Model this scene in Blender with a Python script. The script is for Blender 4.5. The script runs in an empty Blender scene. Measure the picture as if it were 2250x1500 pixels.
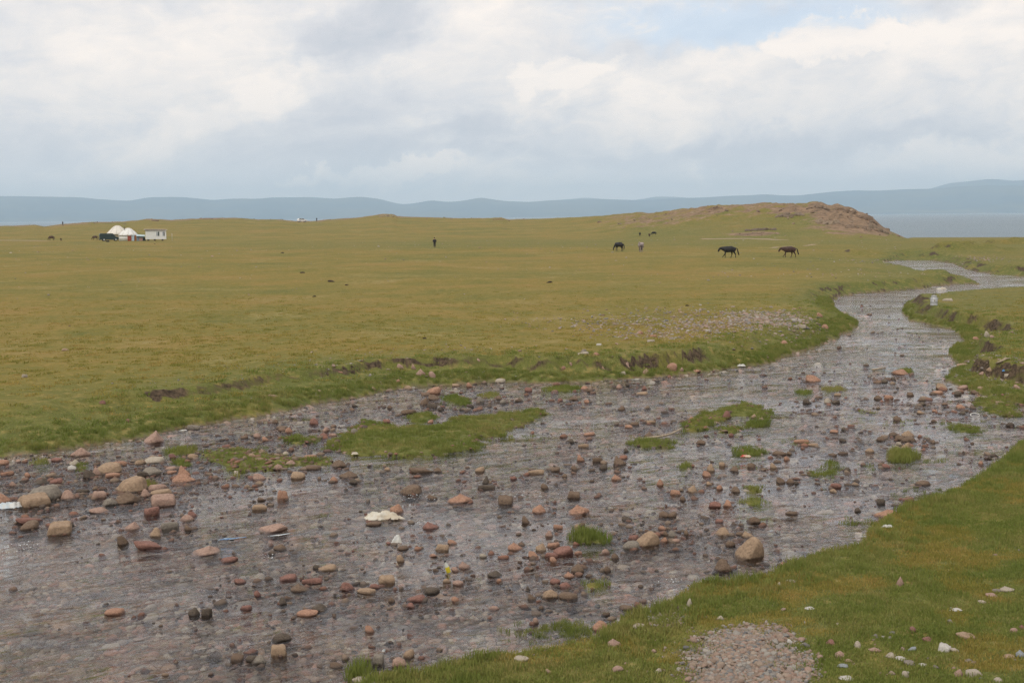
import bpy, bmesh, math, random
import numpy as np
from mathutils import Vector, Matrix, Euler
random.seed(7); np.random.seed(7)
rng = np.random.RandomState(11)
sc = bpy.context.scene
C = sc.collection
R = math.radians

# ------------------------------------------------------------------ camera
F = 2900.0; CAMZ = 5.5
PITCH = math.atan((750-474.4)/F); ROLL = R(0.52)
f0 = np.array([0, math.cos(PITCH), -math.sin(PITCH)])
u0 = np.array([0, math.sin(PITCH), math.cos(PITCH)])
r0 = np.array([1.0, 0, 0])
RT = r0*math.cos(ROLL) - u0*math.sin(ROLL)
UP = u0*math.cos(ROLL) + r0*math.sin(ROLL)
cam = bpy.data.cameras.new('camera'); camo = bpy.data.objects.new('camera', cam); C.objects.link(camo)
M = Matrix.Identity(4)
for i in range(3):
    M[i][0] = RT[i]; M[i][1] = UP[i]; M[i][2] = -f0[i]
M[2][3] = CAMZ
camo.matrix_world = M
cam.sensor_width = 36; cam.lens = 36*F/2250; cam.clip_start = 0.5; cam.clip_end = 60000
sc.camera = camo
sc.view_settings.view_transform = 'Standard'; sc.view_settings.look = 'None'
sc.view_settings.exposure = 0.52; sc.view_settings.gamma = 1.0; sc.view_settings.use_curve_mapping = False
cy = sc.cycles
cy.use_denoising = True
try: cy.denoising_prefilter = 'NONE'
except Exception: pass
try: cy.denoiser = 'OPENIMAGEDENOISE'
except Exception: pass
cy.max_bounces = 6; cy.diffuse_bounces = 2; cy.glossy_bounces = 2; cy.transmission_bounces = 3
cy.transparent_max_bounces = 8; cy.volume_bounces = 1; cy.caustics_reflective = False; cy.caustics_refractive = False
cy.sample_clamp_indirect = 4

def ray(px, py):
    px = np.asarray(px, float); py = np.asarray(py, float)
    xc = (px-1125)/F; yc = -(py-750)/F
    return f0 + xc[..., None]*RT + yc[..., None]*UP
def on_plane(px, py, z):
    d = ray(px, py); t = (z-CAMZ)/d[..., 2]
    return np.stack([d[..., 0]*t, d[..., 1]*t], -1)

# ------------------------------------------------------------------ world: cloudy sky
SUN_EL, SUN_AZ = 48.0, 215.0      # azimuth clockwise from +Y
W = bpy.data.worlds.new('World'); sc.world = W; W.use_nodes = True
nt = W.node_tree; nt.nodes.clear()
class NB:
    """small node helper"""
    def __init__(s, tree): s.t = tree
    def n(s, typ, **kw):
        x = s.t.nodes.new(typ)
        for k, v in kw.items(): setattr(x, k, v)
        return x
    def link(s, a, b): s.t.links.new(a, b)
    def inp(s, sock, v):
        if v is None: return
        if isinstance(v, bpy.types.NodeSocket): s.link(v, sock)
        elif isinstance(v, bpy.types.Node): s.link(v.outputs[0], sock)
        else: sock.default_value = v
    def math(s, op, a, b=None, c=None, clamp=False):
        x = s.n('ShaderNodeMath', operation=op, use_clamp=clamp)
        s.inp(x.inputs[0], a); s.inp(x.inputs[1], b)
        if c is not None: s.inp(x.inputs[2], c)
        return x.outputs[0]
    def vmath(s, op, a, b=None, scale=None):
        x = s.n('ShaderNodeVectorMath', operation=op)
        s.inp(x.inputs[0], a)
        if b is not None: s.inp(x.inputs[1], b)
        if scale is not None: s.inp(x.inputs['Scale'], scale)
        return x.outputs['Value'] if op in ('LENGTH', 'DOT_PRODUCT', 'DISTANCE') else x.outputs[0]
    def mix(s, f, a, b, blend='MIX'):
        x = s.n('ShaderNodeMix', data_type='RGBA', blend_type=blend)
        s.inp(x.inputs[0], f)
        for k, v in ((6, a), (7, b)):
            if isinstance(v, (tuple, list)) and len(v) == 3: v = (*v, 1)
            s.inp(x.inputs[k], v)
        return x.outputs[2]
    def noise(s, vec, scale, detail=4, rough=0.55, dist=0.0, dim='3D'):
        x = s.n('ShaderNodeTexNoise', noise_dimensions=dim)
        s.inp(x.inputs['Vector'], vec); x.inputs['Scale'].default_value = scale
        x.inputs['Detail'].default_value = detail; x.inputs['Roughness'].default_value = rough
        x.inputs['Distortion'].default_value = dist
        return x.outputs[0]
    def voro(s, vec, scale, feature='F1', out='Distance'):
        x = s.n('ShaderNodeTexVoronoi', feature=feature)
        s.inp(x.inputs['Vector'], vec); x.inputs['Scale'].default_value = scale
        return x.outputs[out]
    def rng(s, v, a, b, c=0.0, d=1.0, smooth=True):
        x = s.n('ShaderNodeMapRange', interpolation_type='SMOOTHSTEP' if smooth else 'LINEAR')
        s.inp(x.inputs[0], v)
        for k, q in zip((1, 2, 3, 4), (a, b, c, d)): x.inputs[k].default_value = q
        return x.outputs[0]
    def ramp(s, v, stops):
        x = s.n('ShaderNodeValToRGB'); s.inp(x.inputs[0], v)
        e = x.color_ramp.elements
        while len(e) > 1: e.remove(e[-1])
        e[0].position, e[0].color = stops[0][0], (*stops[0][1], 1)
        for p, c in stops[1:]:
            q = e.new(p); q.color = (*c, 1)
        return x.outputs[0]
    def attr(s, name):
        return s.n('ShaderNodeAttribute', attribute_name=name).outputs['Fac']
    def bump(s, h, strength, dist, normal=None):
        x = s.n('ShaderNodeBump'); s.inp(x.inputs['Height'], h)
        x.inputs['Strength'].default_value = strength; x.inputs['Distance'].default_value = dist
        if normal is not None: s.inp(x.inputs['Normal'], normal)
        return x.outputs[0]
w = NB(nt)
tc = w.n('ShaderNodeTexCoord').outputs['Generated']
sky = w.n('ShaderNodeTexSky', sky_type='NISHITA')
sky.sun_disc = False; sky.sun_elevation = R(SUN_EL); sky.sun_rotation = R(SUN_AZ)
sky.air_density = 1.0; sky.dust_density = 2.0; sky.altitude = 2500
# clouds: noise over the direction, squashed towards the horizon and sheared
sep = w.n('ShaderNodeSeparateXYZ'); w.link(tc, sep.inputs[0])
zz = w.math('SUBTRACT', sep.outputs[2], w.math('MULTIPLY', sep.outputs[0], 0.10))
cmb = w.n('ShaderNodeCombineXYZ')
w.link(w.math('MULTIPLY', sep.outputs[0], 1.0), cmb.inputs[0]); w.link(sep.outputs[1], cmb.inputs[1])
w.link(w.math('MULTIPLY', zz, 2.5), cmb.inputs[2])
cv = cmb.outputs[0]
warp = w.n('ShaderNodeTexNoise'); w.link(cv, warp.inputs['Vector']); warp.inputs['Scale'].default_value = 7; warp.inputs['Detail'].default_value = 5
cvw = w.vmath('ADD', cv, w.vmath('SCALE', w.vmath('SUBTRACT', warp.outputs['Color'], (0.5, 0.5, 0.5)), scale=0.16))
n1 = w.noise(cvw, 5.0, 9, 0.56)
n2 = w.noise(cvw, 15.0, 10, 0.64)
n3 = w.noise(tc, 42.0, 9, 0.6)
base = w.math('ADD', w.math('MULTIPLY', n1, 0.48), w.math('ADD', w.math('MULTIPLY', n2, 0.38), w.math('MULTIPLY', n3, 0.14)))
bil = w.math('SUBTRACT', 1.0, w.math('ABSOLUTE', w.math('SUBTRACT', w.math('MULTIPLY', w.noise(cvw, 22.0, 6, 0.55), 2.0), 1.0)))
bil2 = w.math('SUBTRACT', 1.0, w.math('ABSOLUTE', w.math('SUBTRACT', w.math('MULTIPLY', w.noise(w.vmath('ADD', cvw, (3.1, 1.7, 2.3)), 9.0, 7, 0.6), 2.0), 1.0)))
base = w.math('ADD', w.math('MULTIPLY', w.math('SUBTRACT', base, 0.5), 1.7), 0.5)
base = w.math('ADD', base, w.math('ADD', w.math('MULTIPLY', w.math('MULTIPLY', w.math('SUBTRACT', bil, 0.80), 0.45), w.rng(n1, 0.46, 0.62)), w.math('MULTIPLY', w.math('SUBTRACT', bil2, 0.85), 0.30)))
wob = w.vmath('SCALE', w.vmath('SUBTRACT', warp.outputs['Color'], (0.5, 0.5, 0.5)), scale=0.05)
wob2n = w.n('ShaderNodeTexNoise'); w.link(tc, wob2n.inputs['Vector']); wob2n.inputs['Scale'].default_value = 30; wob2n.inputs['Detail'].default_value = 7; wob2n.inputs['Roughness'].default_value = 0.6
wob2 = w.vmath('SCALE', w.vmath('SUBTRACT', wob2n.outputs['Color'], (0.5, 0.5, 0.5)), scale=0.06)
dirw = w.vmath('ADD', w.vmath('ADD', tc, wob), wob2)
def blob(px, py, sx, sy, soft=1.0, lift=0.0):
    """a cloud mass centred on one direction of the sky"""
    d = ray(px, py); d = d/np.linalg.norm(d)
    df = w.vmath('SUBTRACT', dirw, tuple(d))
    s2 = w.n('ShaderNodeSeparateXYZ'); w.link(df, s2.inputs[0])
    zc = w.math('SUBTRACT', s2.outputs[2], w.math('MULTIPLY', s2.outputs[0], lift))
    a = w.math('MULTIPLY', s2.outputs[0], F/sx); b = w.math('MULTIPLY', zc, F/sy)
    q = w.math('SQRT', w.math('ADD', w.math('ADD', w.math('MULTIPLY', a, a), w.math('MULTIPLY', b, b)), w.math('MULTIPLY', s2.outputs[1], w.math('MULTIPLY', s2.outputs[1], 4.0))))
    return w.rng(q, 1.0+soft*0.5, 1.0-soft*0.5)
val = base
for (px, py, sx, sy, soft, lift, amp) in [
    (790, 50, 170, 75, 1.2, 0.2, -0.34), (1010, 320, 230, 45, 1.4, 0.1, -0.20), (720, 300, 160, 110, 1.6, 0.3, -0.14),
    (1750, 318, 380, 26, 1.2, 0.05, -0.17), (60, 330, 130, 50, 1.4, 0.0, -0.12), (850, 412, 200, 20, 1.0, 0.0, -0.18),
    (350, 110, 420, 110, 1.6, 0.2, 0.16), (480, 250, 210, 36, 1.0, 0.42, 0.16), (1230, 178, 105, 44, 0.40, 0.12, 0.24), (1320, 160, 60, 26, 0.4, 0.2, 0.12),
    (1840, 78, 125, 48, 0.35, 0.0, 0.22), (2120, 75, 170, 70, 0.8, 0.25, 0.20), (830, 384, 180, 17, 0.5, 0.05, 0.30), (690, 398, 50, 16, 0.5, 0, 0.16),
    (2080, 345, 170, 30, 1.0, 0.15, 0.20), (1500, 165, 170, 40, 1.2, 0.2, 0.14), (1560, 392, 36, 14, 0.8, 0.0, 0.18),
    (1700, 190, 420, 60, 1.6, 0.1, 0.08), (1050, 90, 150, 90, 1.6, 0.0, 0.14), (1350, 350, 300, 40, 1.4, 0.1, -0.08)]:
    val = w.math('ADD', val, w.math('MULTIPLY', blob(px, py, sx, sy, soft, lift), amp))
cloud = w.ramp(val, [(0.05, (0.40, 0.45, 0.52)), (0.32, (0.50, 0.53, 0.585)), (0.48, (0.585, 0.605, 0.64)), (0.62, (0.68, 0.675, 0.675)), (0.80, (0.79, 0.755, 0.72))])
elev = sep.outputs[2]
cloud = w.mix(w.math('MULTIPLY', w.rng(elev, 0.060, 0.0), .62), cloud, (0.79, 0.795, 0.80))
# thin blue gap high on the right
gap = w.math('MULTIPLY', blob(1640, 40, 330, 62, 1.0, -0.05), w.rng(val, 0.72, 0.52))
# beyond the frame the gaps go on, sparse
gap2 = w.math('MULTIPLY', w.rng(elev, 0.2, 0.4), w.rng(n1, 0.60, 0.68))
gapm = w.math('MAXIMUM', gap, w.math('MULTIPLY', gap2, 0.6))
skyc = w.mix(0.62, sky.outputs[0], (5.3, 6.3, 7.3))
SKYK = 10.0
cl10 = w.mix(1.0, cloud, (SKYK*1.04, SKYK*.98, SKYK*.935), 'MULTIPLY')
fin = w.mix(w.math('MULTIPLY', gapm, 0.6), cl10, skyc)
bg = w.n('ShaderNodeBackground'); w.link(fin, bg.inputs[0]); bg.inputs[1].default_value = 0.1
wo = w.n('ShaderNodeOutputWorld'); w.link(bg.outputs[0], wo.inputs[0])
W.cycles.sampling_method = 'MANUAL'; W.cycles.sample_map_resolution = 512

sun = bpy.data.lights.new('sun', 'SUN'); sun.energy = 1.3; sun.angle = R(14); sun.color = (1.0, 0.95, 0.87)
so = bpy.data.objects.new('sun', sun); C.objects.link(so)
sd = Vector((math.sin(R(SUN_AZ))*math.cos(R(SUN_EL)), math.cos(R(SUN_AZ))*math.cos(R(SUN_EL)), math.sin(R(SUN_EL))))
so.rotation_euler = sd.to_track_quat('Z', 'Y').to_euler(); so.location = (0, -20, 60)

# ------------------------------------------------------------------ numpy noise
_perm = rng.permutation(4096)
def _h(ix, iy, s):
    return _perm[(_perm[(ix+s*131) & 4095] + iy) & 4095]
def perlin(x, y, s=0):
    ix = np.floor(x).astype(int); iy = np.floor(y).astype(int); fx = x-ix; fy = y-iy
    u = fx*fx*fx*(fx*(fx*6-15)+10); v = fy*fy*fy*(fy*(fy*6-15)+10)
    def g(i, j):
        a = _h(ix+i, iy+j, s)*(2*math.pi/4096.0*7)
        return np.cos(a)*(fx-i)+np.sin(a)*(fy-j)
    return (g(0, 0)*(1-u)+g(1, 0)*u)*(1-v)+(g(0, 1)*(1-u)+g(1, 1)*u)*v*1.0
def fbm(x, y, o=4, s=0, gain=0.5):
    t = 0; a = 1.0
    for i in range(o):
        t = t + a*perlin(x*2**i+17.3*i, y*2**i-9.1*i, s+i); a *= gain
    return t
def ss(x, a, b):
    t = np.clip((x-a)/(b-a), 0, 1); return t*t*(3-2*t)

# ------------------------------------------------------------------ land form
ZW = -0.8                          # stream level
# shore line: (photo x, photo y, level used, first step share, its width, second step start, its width)
def LV(*p): return p
SH = [  # left bank, walking upstream
 (0,1003),(80,995),(170,981),(250,972),(320,958),(390,942),(470,928),(560,914),(640,898),(700,884),(780,874),(850,860),(900,850),(960,846),
 (1100,839),(1200,841),(1330,836),(1430,829),(1500,822),(1570,814),(1640,804),(1700,795),(1740,776),(1800,760),(1850,735),(1884,712),(1850,696),
 (1830,675),(1828,660),(1840,652),(1880,646),(1960,640),(2030,634),(2060,627),(2130,623),(2152,616),(2120,605),(2070,597),(2020,592),(1995,583),(1960,577),(1941,570)]
SR = [  # right bank, walking downstream
 (1990,566),(2050,572),(2100,581),(2125,592),(2150,598),(2200,603),(2250,608),(2400,611),(2400,624),(2250,628),(2150,633),(2070,640),(2000,656),(1986,670),
 (1986,690),(2012,706),(2060,716),(2090,722),(2112,738),(2124,757),(2095,764),(2093,790),(2110,802),(2088,820),(2086,838),(2120,852),
 (2160,868),(2220,884),(2250,889),(2420,905)]
SN = [  # near right bank (seen from above: its lip)
 (2420,930),(2250,966),(2238,974),(2216,992),(2170,1037),(2120,1062),(2080,1086),(2000,1111),(1955,1133),(1902,1168),(1896,1200),
 (1800,1219),(1740,1236),(1690,1262),(1600,1278),(1540,1272),(1490,1292),(1474,1318),(1400,1342),(1345,1362),(1300,1398),(1230,1414),
 (1100,1434),(1000,1450),(900,1470),(840,1478),(770,1503)]
P = []; A = []
def prof(px, side):
    if side == 'L':
        tab = [(0,(.25,.5,.2,4.2)),(380,(.28,.7,.6,3.6)),(450,(.66,2.2,2.3,.40)),(850,(.62,1.9,2.0,.38)),(1120,(.45,1.0,1.2,.35)),(1180,(.25,.7,1.0,.30)),(1560,(.25,.6,.9,.30)),(1650,(.3,.5,.5,1.6)),(1890,(.3,.35,.3,1.8)),(2400,(.3,.35,.3,1.2))]
    elif side == 'R':
        tab = [(1900,(.3,.35,.3,1.2)),(2090,(.25,.5,.9,.35)),(2130,(.2,.5,1.8,.6)),(2420,(.16,.4,3.5,1.5))]
    else:
        tab = [(700,(.42,.25,.8,14)),(1500,(.42,.2,.6,12)),(1900,(.5,.2,.6,10)),(2420,(.5,.3,.5,6))]
    xs = [t[0] for t in tab]
    return [float(np.interp(px, xs, [t[1][k] for t in tab])) for k in range(4)]
p0 = on_plane(0, 1003, ZW)
for q in [(-60, 22), (-42, 34), (-25, 36.5)]:
    P.append(q); A.append(prof(0, 'L'))
for k_, (px, py) in enumerate(SH):
    nearside = py < 618 and px > 1930
    P.append(tuple(on_plane(px, py, -.42 if nearside else ZW))); A.append([.45, .5, .6, 16] if nearside else prof(px, 'L'))
for px, py in SR:
    pr = prof(px, 'R')
    if 560 < py < 616: pr = [.3, .35, .3, 1.4]
    ns = 616 < py < 660
    if ns: pr = [.45, .5, .6, 14]
    P.append(tuple(on_plane(px, py, -.42 if ns else ZW))); A.append(pr)
for px, py in SN: P.append(tuple(on_plane(px, py, ZW+0.30))); A.append(prof(px, 'N'))
for q in [(-3.6, 13.5), (-6, 8), (-8, -5), (-12, -40), (-60, -40)]:
    P.append(q); A.append(prof(700, 'N'))
P = np.array(P); A = np.array(A)

def seg_info(x, y, P, A=None):
    """signed distance (outside positive) to a closed outline, with attributes of the nearest point"""
    sh = x.shape; x = x.ravel(); y = y.ravel(); n = len(P)
    best = np.full(x.shape, 1e9); at = np.zeros((len(x), A.shape[1])) if A is not None else None
    ins = np.zeros(x.shape, bool)
    for i in range(n):
        a = P[i]; b = P[(i+1) % n]; e = b-a; L = e@e+1e-12
        t = np.clip(((x-a[0])*e[0]+(y-a[1])*e[1])/L, 0, 1)
        dx = x-a[0]-t*e[0]; dy = y-a[1]-t*e[1]; d = dx*dx+dy*dy
        m = d < best
        best[m] = d[m]
        if A is not None: at[m] = A[i]*(1-t[m])[:, None]+A[(i+1) % n]*t[m][:, None]
        c = (a[1] > y) != (b[1] > y)
        if abs(b[1]-a[1]) > 1e-9:
            ins ^= c & (x < e[0]*(y-a[1])/(b[1]-a[1])+a[0])
    d = np.sqrt(best); d[ins] *= -1
    return d.reshape(sh), (at.reshape(sh+(A.shape[1],)) if A is not None else None)

# grass islands inside the stream: outline in photo pixels, lip height
ISL = [
 ([(722,972),(728,985),(790,1006),(850,1000),(905,1006),(990,996),(1048,988),(1052,966),(1100,957),(1165,925),(1206,907),(1180,899),(1112,911),(1060,917),(1010,916),(985,926),(960,934),(905,938),(880,942),(850,934),(800,922),(782,936),(748,955)], .13),
 ([(450,992),(480,984),(540,984),(560,992),(640,1003),(722,1012),(722,1024),(660,1022),(600,1036),(560,1030),(520,1044),(480,1020),(452,1010)], .10),
 ([(618,963),(660,960),(700,966),(690,975),(640,975)], .07),
 ([(896,914),(950,906),(960,917),(935,932),(900,930)], .08),
 ([(355,992),(400,984),(438,985),(420,998),(380,1000)], .07),
 ([(1500,934),(1560,903),(1640,886),(1692,903),(1684,920),(1610,914),(1560,936),(1530,949),(1500,948)], .10),
 ([(1632,932),(1660,924),(1694,929),(1680,938),(1640,939)], .07),
 ([(1576,941),(1600,936),(1632,941),(1610,951),(1580,950)], .05),
 ([(1378,973),(1420,966),(1482,972),(1470,983),(1400,982)], .07),
 ([(1606,990),(1640,985),(1682,992),(1670,1002),(1625,1001)], .06),
 ([(1262,1168),(1300,1172),(1338,1184),(1334,1196),(1290,1194),(1262,1184)], .10),
 ([(1275,1281),(1310,1276),(1342,1281),(1325,1292),(1290,1295)], .03),
 ([(1956,995),(1985,990),(2012,1000),(2000,1014),(1965,1015)], .09),
 ([(2088,938),(2125,932),(2165,945),(2150,952),(2105,950)], .06),
 ([(2138,882),(2180,874),(2225,890),(2245,912),(2215,918),(2165,900)], .10),
 ([(1752,858),(1778,858),(1780,866),(1754,868)], .06),
 ([(1805,852),(1845,851),(1856,857),(1820,861)], .05),
 ([(965,872),(1000,868),(1040,882),(1020,890),(975,880)], .05),
 ([(1052,866),(1090,863),(1095,872),(1060,874)], .04),
 ([(1195,852),(1240,848),(1282,852),(1250,861),(1200,860)], .05),
 ([(1812,1016),(1838,1014),(1838,1026),(1814,1027)], .05),
 ([(1775,1036),(1835,1034),(1838,1044),(1790,1046)], .03),
 ([(1632,1098),(1665,1094),(1686,1104),(1670,1112),(1638,1110)], .05),
 ([(1640,1068),(1672,1068),(1674,1080),(1644,1082)], .04),
 ([(1492,1020),(1518,1018),(1518,1030),(1496,1032)], .04),
 ([(380,1012),(410,1010),(414,1024),(384,1025)], .04),
 ([(70,1010),(100,1008),(104,1018),(74,1020)], .02),
 ([(170,1020),(186,1018),(188,1032),(172,1034)], .03),
 ([(310,1060),(335,1056),(338,1068),(314,1070)], .04),
 ([(780,1468),(806,1466),(818,1482),(800,1498),(776,1494)], .10),
 ([(1975,812),(2000,810),(2004,820),(1978,822)], .05),
]
ISLP = [(np.array([on_plane(px, py, ZW) for px, py in o]), hh) for o, hh in ISL]

# ridge and hill: skyline of the land in the photo, with distances of foot and crest
SKY = np.array([(-900,497),(0,497),(40,496),(80,494),(100,498),(140,493),(200,489),(270,487),(305,485),(328,481),(345,482),(380,484),(450,480),(520,479),(560,482),(620,483),(660,487),(690,486),(740,482),(800,477),(845,471),(868,471),(872,475),(930,478),(1000,480),(1060,480),(1105,478),(1118,483),(1200,481),(1300,476),(1370,470),(1400,467),(1430,470),(1480,463),(1520,457),(1570,452),(1610,451),(1680,446),(1740,445),(1765,447),(1790,444),(1805,445),(1825,452),(1845,450),(1870,458),(1895,466),(1915,473),(1928,484),(1940,497),(1960,509),(1985,515),(2010,518),(2100,518.5),(2600,520),(3200,520)], float)
RC = np.array([(-900,650),(900,650),(1150,620),(1400,480),(1600,420),(1900,380),(1960,370),(2010,420),(2600,420)], float)
RF = np.array([(-900,330),(900,330),(1300,310),(1500,280),(1900,285),(1980,300),(2600,300)], float)
def az_px(x, y):
    """photo column of a far point near eye level"""
    x = np.asarray(x, float); y = np.maximum(np.asarray(y, float), 1e-3)
    return 1125+F*(x/y)/math.cos(PITCH)*1.0
def sky_z(px, r):
    yy = np.interp(px, SKY[:, 0], SKY[:, 1])
    d = ray(px, yy); hd = np.hypot(d[..., 0], d[..., 1])
    return CAMZ + d[..., 2]/hd*r
SCARPS = [ # short earth steps in the meadow: photo ends of the foot line, height
 ((1838,553),(1880,557),.45),((1880,557),(1938,560),.30),((2040,553),(2112,555),.75),((2112,554),(2175,551),.35),((2175,551),(2250,557),.30),
 ((2150,534),(2195,535),.8),((2215,534),(2260,535),.7),((1300,552),(1350,549),.25),((200,575),(350,573),.30),((350,573),(500,577),.12),
 ((1600,546),(1900,545),.15),((2015,590),(2060,592),.3),((1985,551),(2045,556),.2)]
SCP = [(on_plane(*a, 0.0), on_plane(*b, 0.0), h) for a, b, h in SCARPS]
LAKE_Z = -7.2
def ground(x, y, full=False):
    x = np.asarray(x, float); y = np.asarray(y, float)
    r = np.hypot(x, y)
    wig = 0.35*fbm(x*0.55, y*0.55, 3, 3) + 0.10*fbm(x*2.1, y*2.1, 2, 9)
    near = r < 320
    d = np.full(x.shape, 60.0); at = np.zeros(x.shape+(4,)); at[...] = (.3, .4, .4, 2.0)
    if near.any():
        dn, an = seg_info(x[near], y[near], P, A); d[near] = dn; at[near] = an
    dd = d + wig*np.clip(r/60, 0.35, 1.2)
    a, b1, d2, b2 = at[..., 0], at[..., 1], at[..., 2], at[..., 3]
    d2n = d2+.55*fbm(x*0.30, y*0.30, 3, 21)+.10*fbm(x*1.6, y*1.6, 3, 23)
    S = a*ss(dd, 0, 1)*0 + a*np.clip(dd/b1, 0, 1)**0.6 + (1-a)*ss((dd-d2n)/b2, 0, 1)
    land = ZW + 0.02 + (-ZW)*S
    bed = ZW - 0.05 - 0.16*ss(-dd, 0, 2.5) + 0.05*fbm(x*0.5, y*0.5, 3, 40) + 0.02*fbm(x*3, y*3, 2, 41)
    bed = np.minimum(bed, ZW-0.025)
    k = ss(dd, -0.10, 0.02)
    z = bed*(1-k)+land*k
    away = ss(d, 2, 25)
    z = z + away*(0.34*fbm(x/34, y/26, 3, 50)+.10*fbm(x/9, y/7, 2, 55)*ss(r, 38, 60)) + ss(d, .5, 3)*(0.035*fbm(x*0.7, y*0.7, 3, 60)) + ss(d, 0, .4)*0.02*fbm(x*3.3, y*3.3, 2, 61)
    isl = np.zeros(x.shape)
    close = (r < 95) & (d < 2)
    if close.any():
        xc, yc = x[close], y[close]; zc = z[close]; ic = isl[close]
        wn = 0.34*fbm(xc*1.5, yc*1.5, 4, 70, .6)
        for poly, hh in ISLP:
            c = poly.mean(0); rad = np.hypot(*(poly-c).T).max()+1
            m = (np.abs(xc-c[0]) < rad) & (np.abs(yc-c[1]) < rad)
            if not m.any(): continue
            di, _ = seg_info(xc[m], yc[m], poly); di = di+wn[m]*min(1.0, np.ptp(poly, axis=0).max()*.25)
            kk = ss(-di, -0.12, 0.10)
            zt = ZW + .8*hh*(0.25+0.75*ss(-di, 0, .9)) + 0.02*fbm(xc[m]*2, yc[m]*2, 2, 71)
            zc[m] = np.where(kk > 0, np.maximum(zc[m], zc[m]*(1-kk)+zt*kk), zc[m])
            ic[m] = np.maximum(ic[m], kk)
        z[close] = zc; isl[close] = ic
    # far relief
    far = r > 90
    if far.any():
        xf, yf, rf = x[far], y[far], r[far]
        px = np.where(yf > 0, az_px(xf, yf), np.where(xf > 0, 3000, -800)); px = np.clip(px, -900, 3000)
        zc_ = z[far]
        for (pa, pb, hgt) in SCP:
            e = pb-pa; L = np.hypot(*e); t = ((xf-pa[0])*e[0]+(yf-pa[1])*e[1])/L/L
            nrm = np.array([-e[1], e[0]])/L
            if nrm[1] < 0: nrm = -nrm
            s = (xf-pa[0])*nrm[0]+(yf-pa[1])*nrm[1] + 0.8*fbm(xf*0.15, yf*0.15, 2, 80)
            kk = ss(t, -0.08, 0.12)*ss(1-t, -0.08, 0.12)
            zc_ = zc_ + hgt*kk*1.25*ss(s, -0.1, 1.0)*np.exp(-np.maximum(s, 0)/14)*(.75+.5*fbm(xf*.2, yf*.2, 2, 84)) - hgt*0.25*kk*np.exp(-((s+1.5)/2.0)**2)
        rc = np.interp(px, RC[:, 0], RC[:, 1]); rf0 = np.interp(px, RF[:, 0], RF[:, 1])
        zc = sky_z(px, rc)
        isH = ss(px, 1250, 1500)*(1-ss(px, 1930, 1990))
        t = (rf-rf0)/(rc-rf0)
        up = ss(t, 0, 1)*(1-0.35*isH)+0.35*isH*np.clip(t, 0, 1)**0.7
        rocky = isH*ss(t, 0.1, 0.5)*(1-ss(t, 1.0, 1.3))
        rn = np.abs(fbm(xf/9, yf/9, 4, 90, .6))*2.2 + 0.6*np.abs(fbm(xf/2.5, yf/2.5, 3, 95, .6))
        edge = ss(zc, 1.0, 5.0)
        crestn = (fbm(xf/14, yf/14, 4, 97, .6))*0.45*ss(t, .4, .9)*(1-ss(t, 1.05, 1.4))*(px < 1990)
        flat_r = ss(px, 1960, 2010)
        hill = zc*up + rocky*edge*(rn-0.9)*0.55 + crestn
        # beyond the crest the land falls to the lake
        fall = np.clip((rf-rc)/250, 0, None)
        hill = np.where(rf > rc, zc + crestn + rocky*edge*(rn-.9)*.55 - (zc+9.5)*ss(fall, 0, 1.0), hill)
        plain = np.interp(rf, [0, 250, 300, 400, 700, 740, 4000], [0, 0, -0.45, -2.3, LAKE_Z, LAKE_Z-1.5, LAKE_Z-4])
        tgt = hill*(1-flat_r)+plain*flat_r
        kf = ss(rf, 240, 300)
        zc_ = zc_*(1-kf*0.85)+tgt*np.where(flat_r > 0.5, 1, ss(rf, 240, 300)*0+1)
        z[far] = zc_
    z = np.where(r > 1100, np.minimum(z, LAKE_Z-2), z)
    if full == 2: return z, d, dd, isl, at, (dd-d2n)/b2
    if full: return z, d, dd, isl, at
    return z
def hit(px, py, zoff=0.0):
    """where the ray through a photo point meets the ground"""
    px = np.atleast_1d(np.asarray(px, float)); py = np.atleast_1d(np.asarray(py, float))
    d = ray(px, py); d = d/np.hypot(d[:, 0], d[:, 1])[:, None]
    ts = np.exp(np.linspace(math.log(12), math.log(1000), 420))
    X = d[:, 0:1]*ts; Y = d[:, 1:2]*ts; Z = CAMZ+d[:, 2:3]*ts
    G = np.maximum(ground(X, Y), np.where(ts < 250, ZW, -100))
    under = Z < G
    i = np.argmax(under, 1); i = np.where(under.any(1), np.maximum(i, 1), len(ts)-1)
    lo = ts[i-1]; hi = ts[i]
    for _ in range(10):
        m = (lo+hi)/2
        g = np.maximum(ground(d[:, 0]*m, d[:, 1]*m), np.where(m < 250, ZW, -100))
        u = CAMZ+d[:, 2]*m < g
        hi = np.where(u, m, hi); lo = np.where(u, lo, m)
    m = hi
    x, y = d[:, 0]*m, d[:, 1]*m
    return np.stack([x, y, np.maximum(ground(x, y), np.where(m < 250, ZW, -100)), m], 1)

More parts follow.
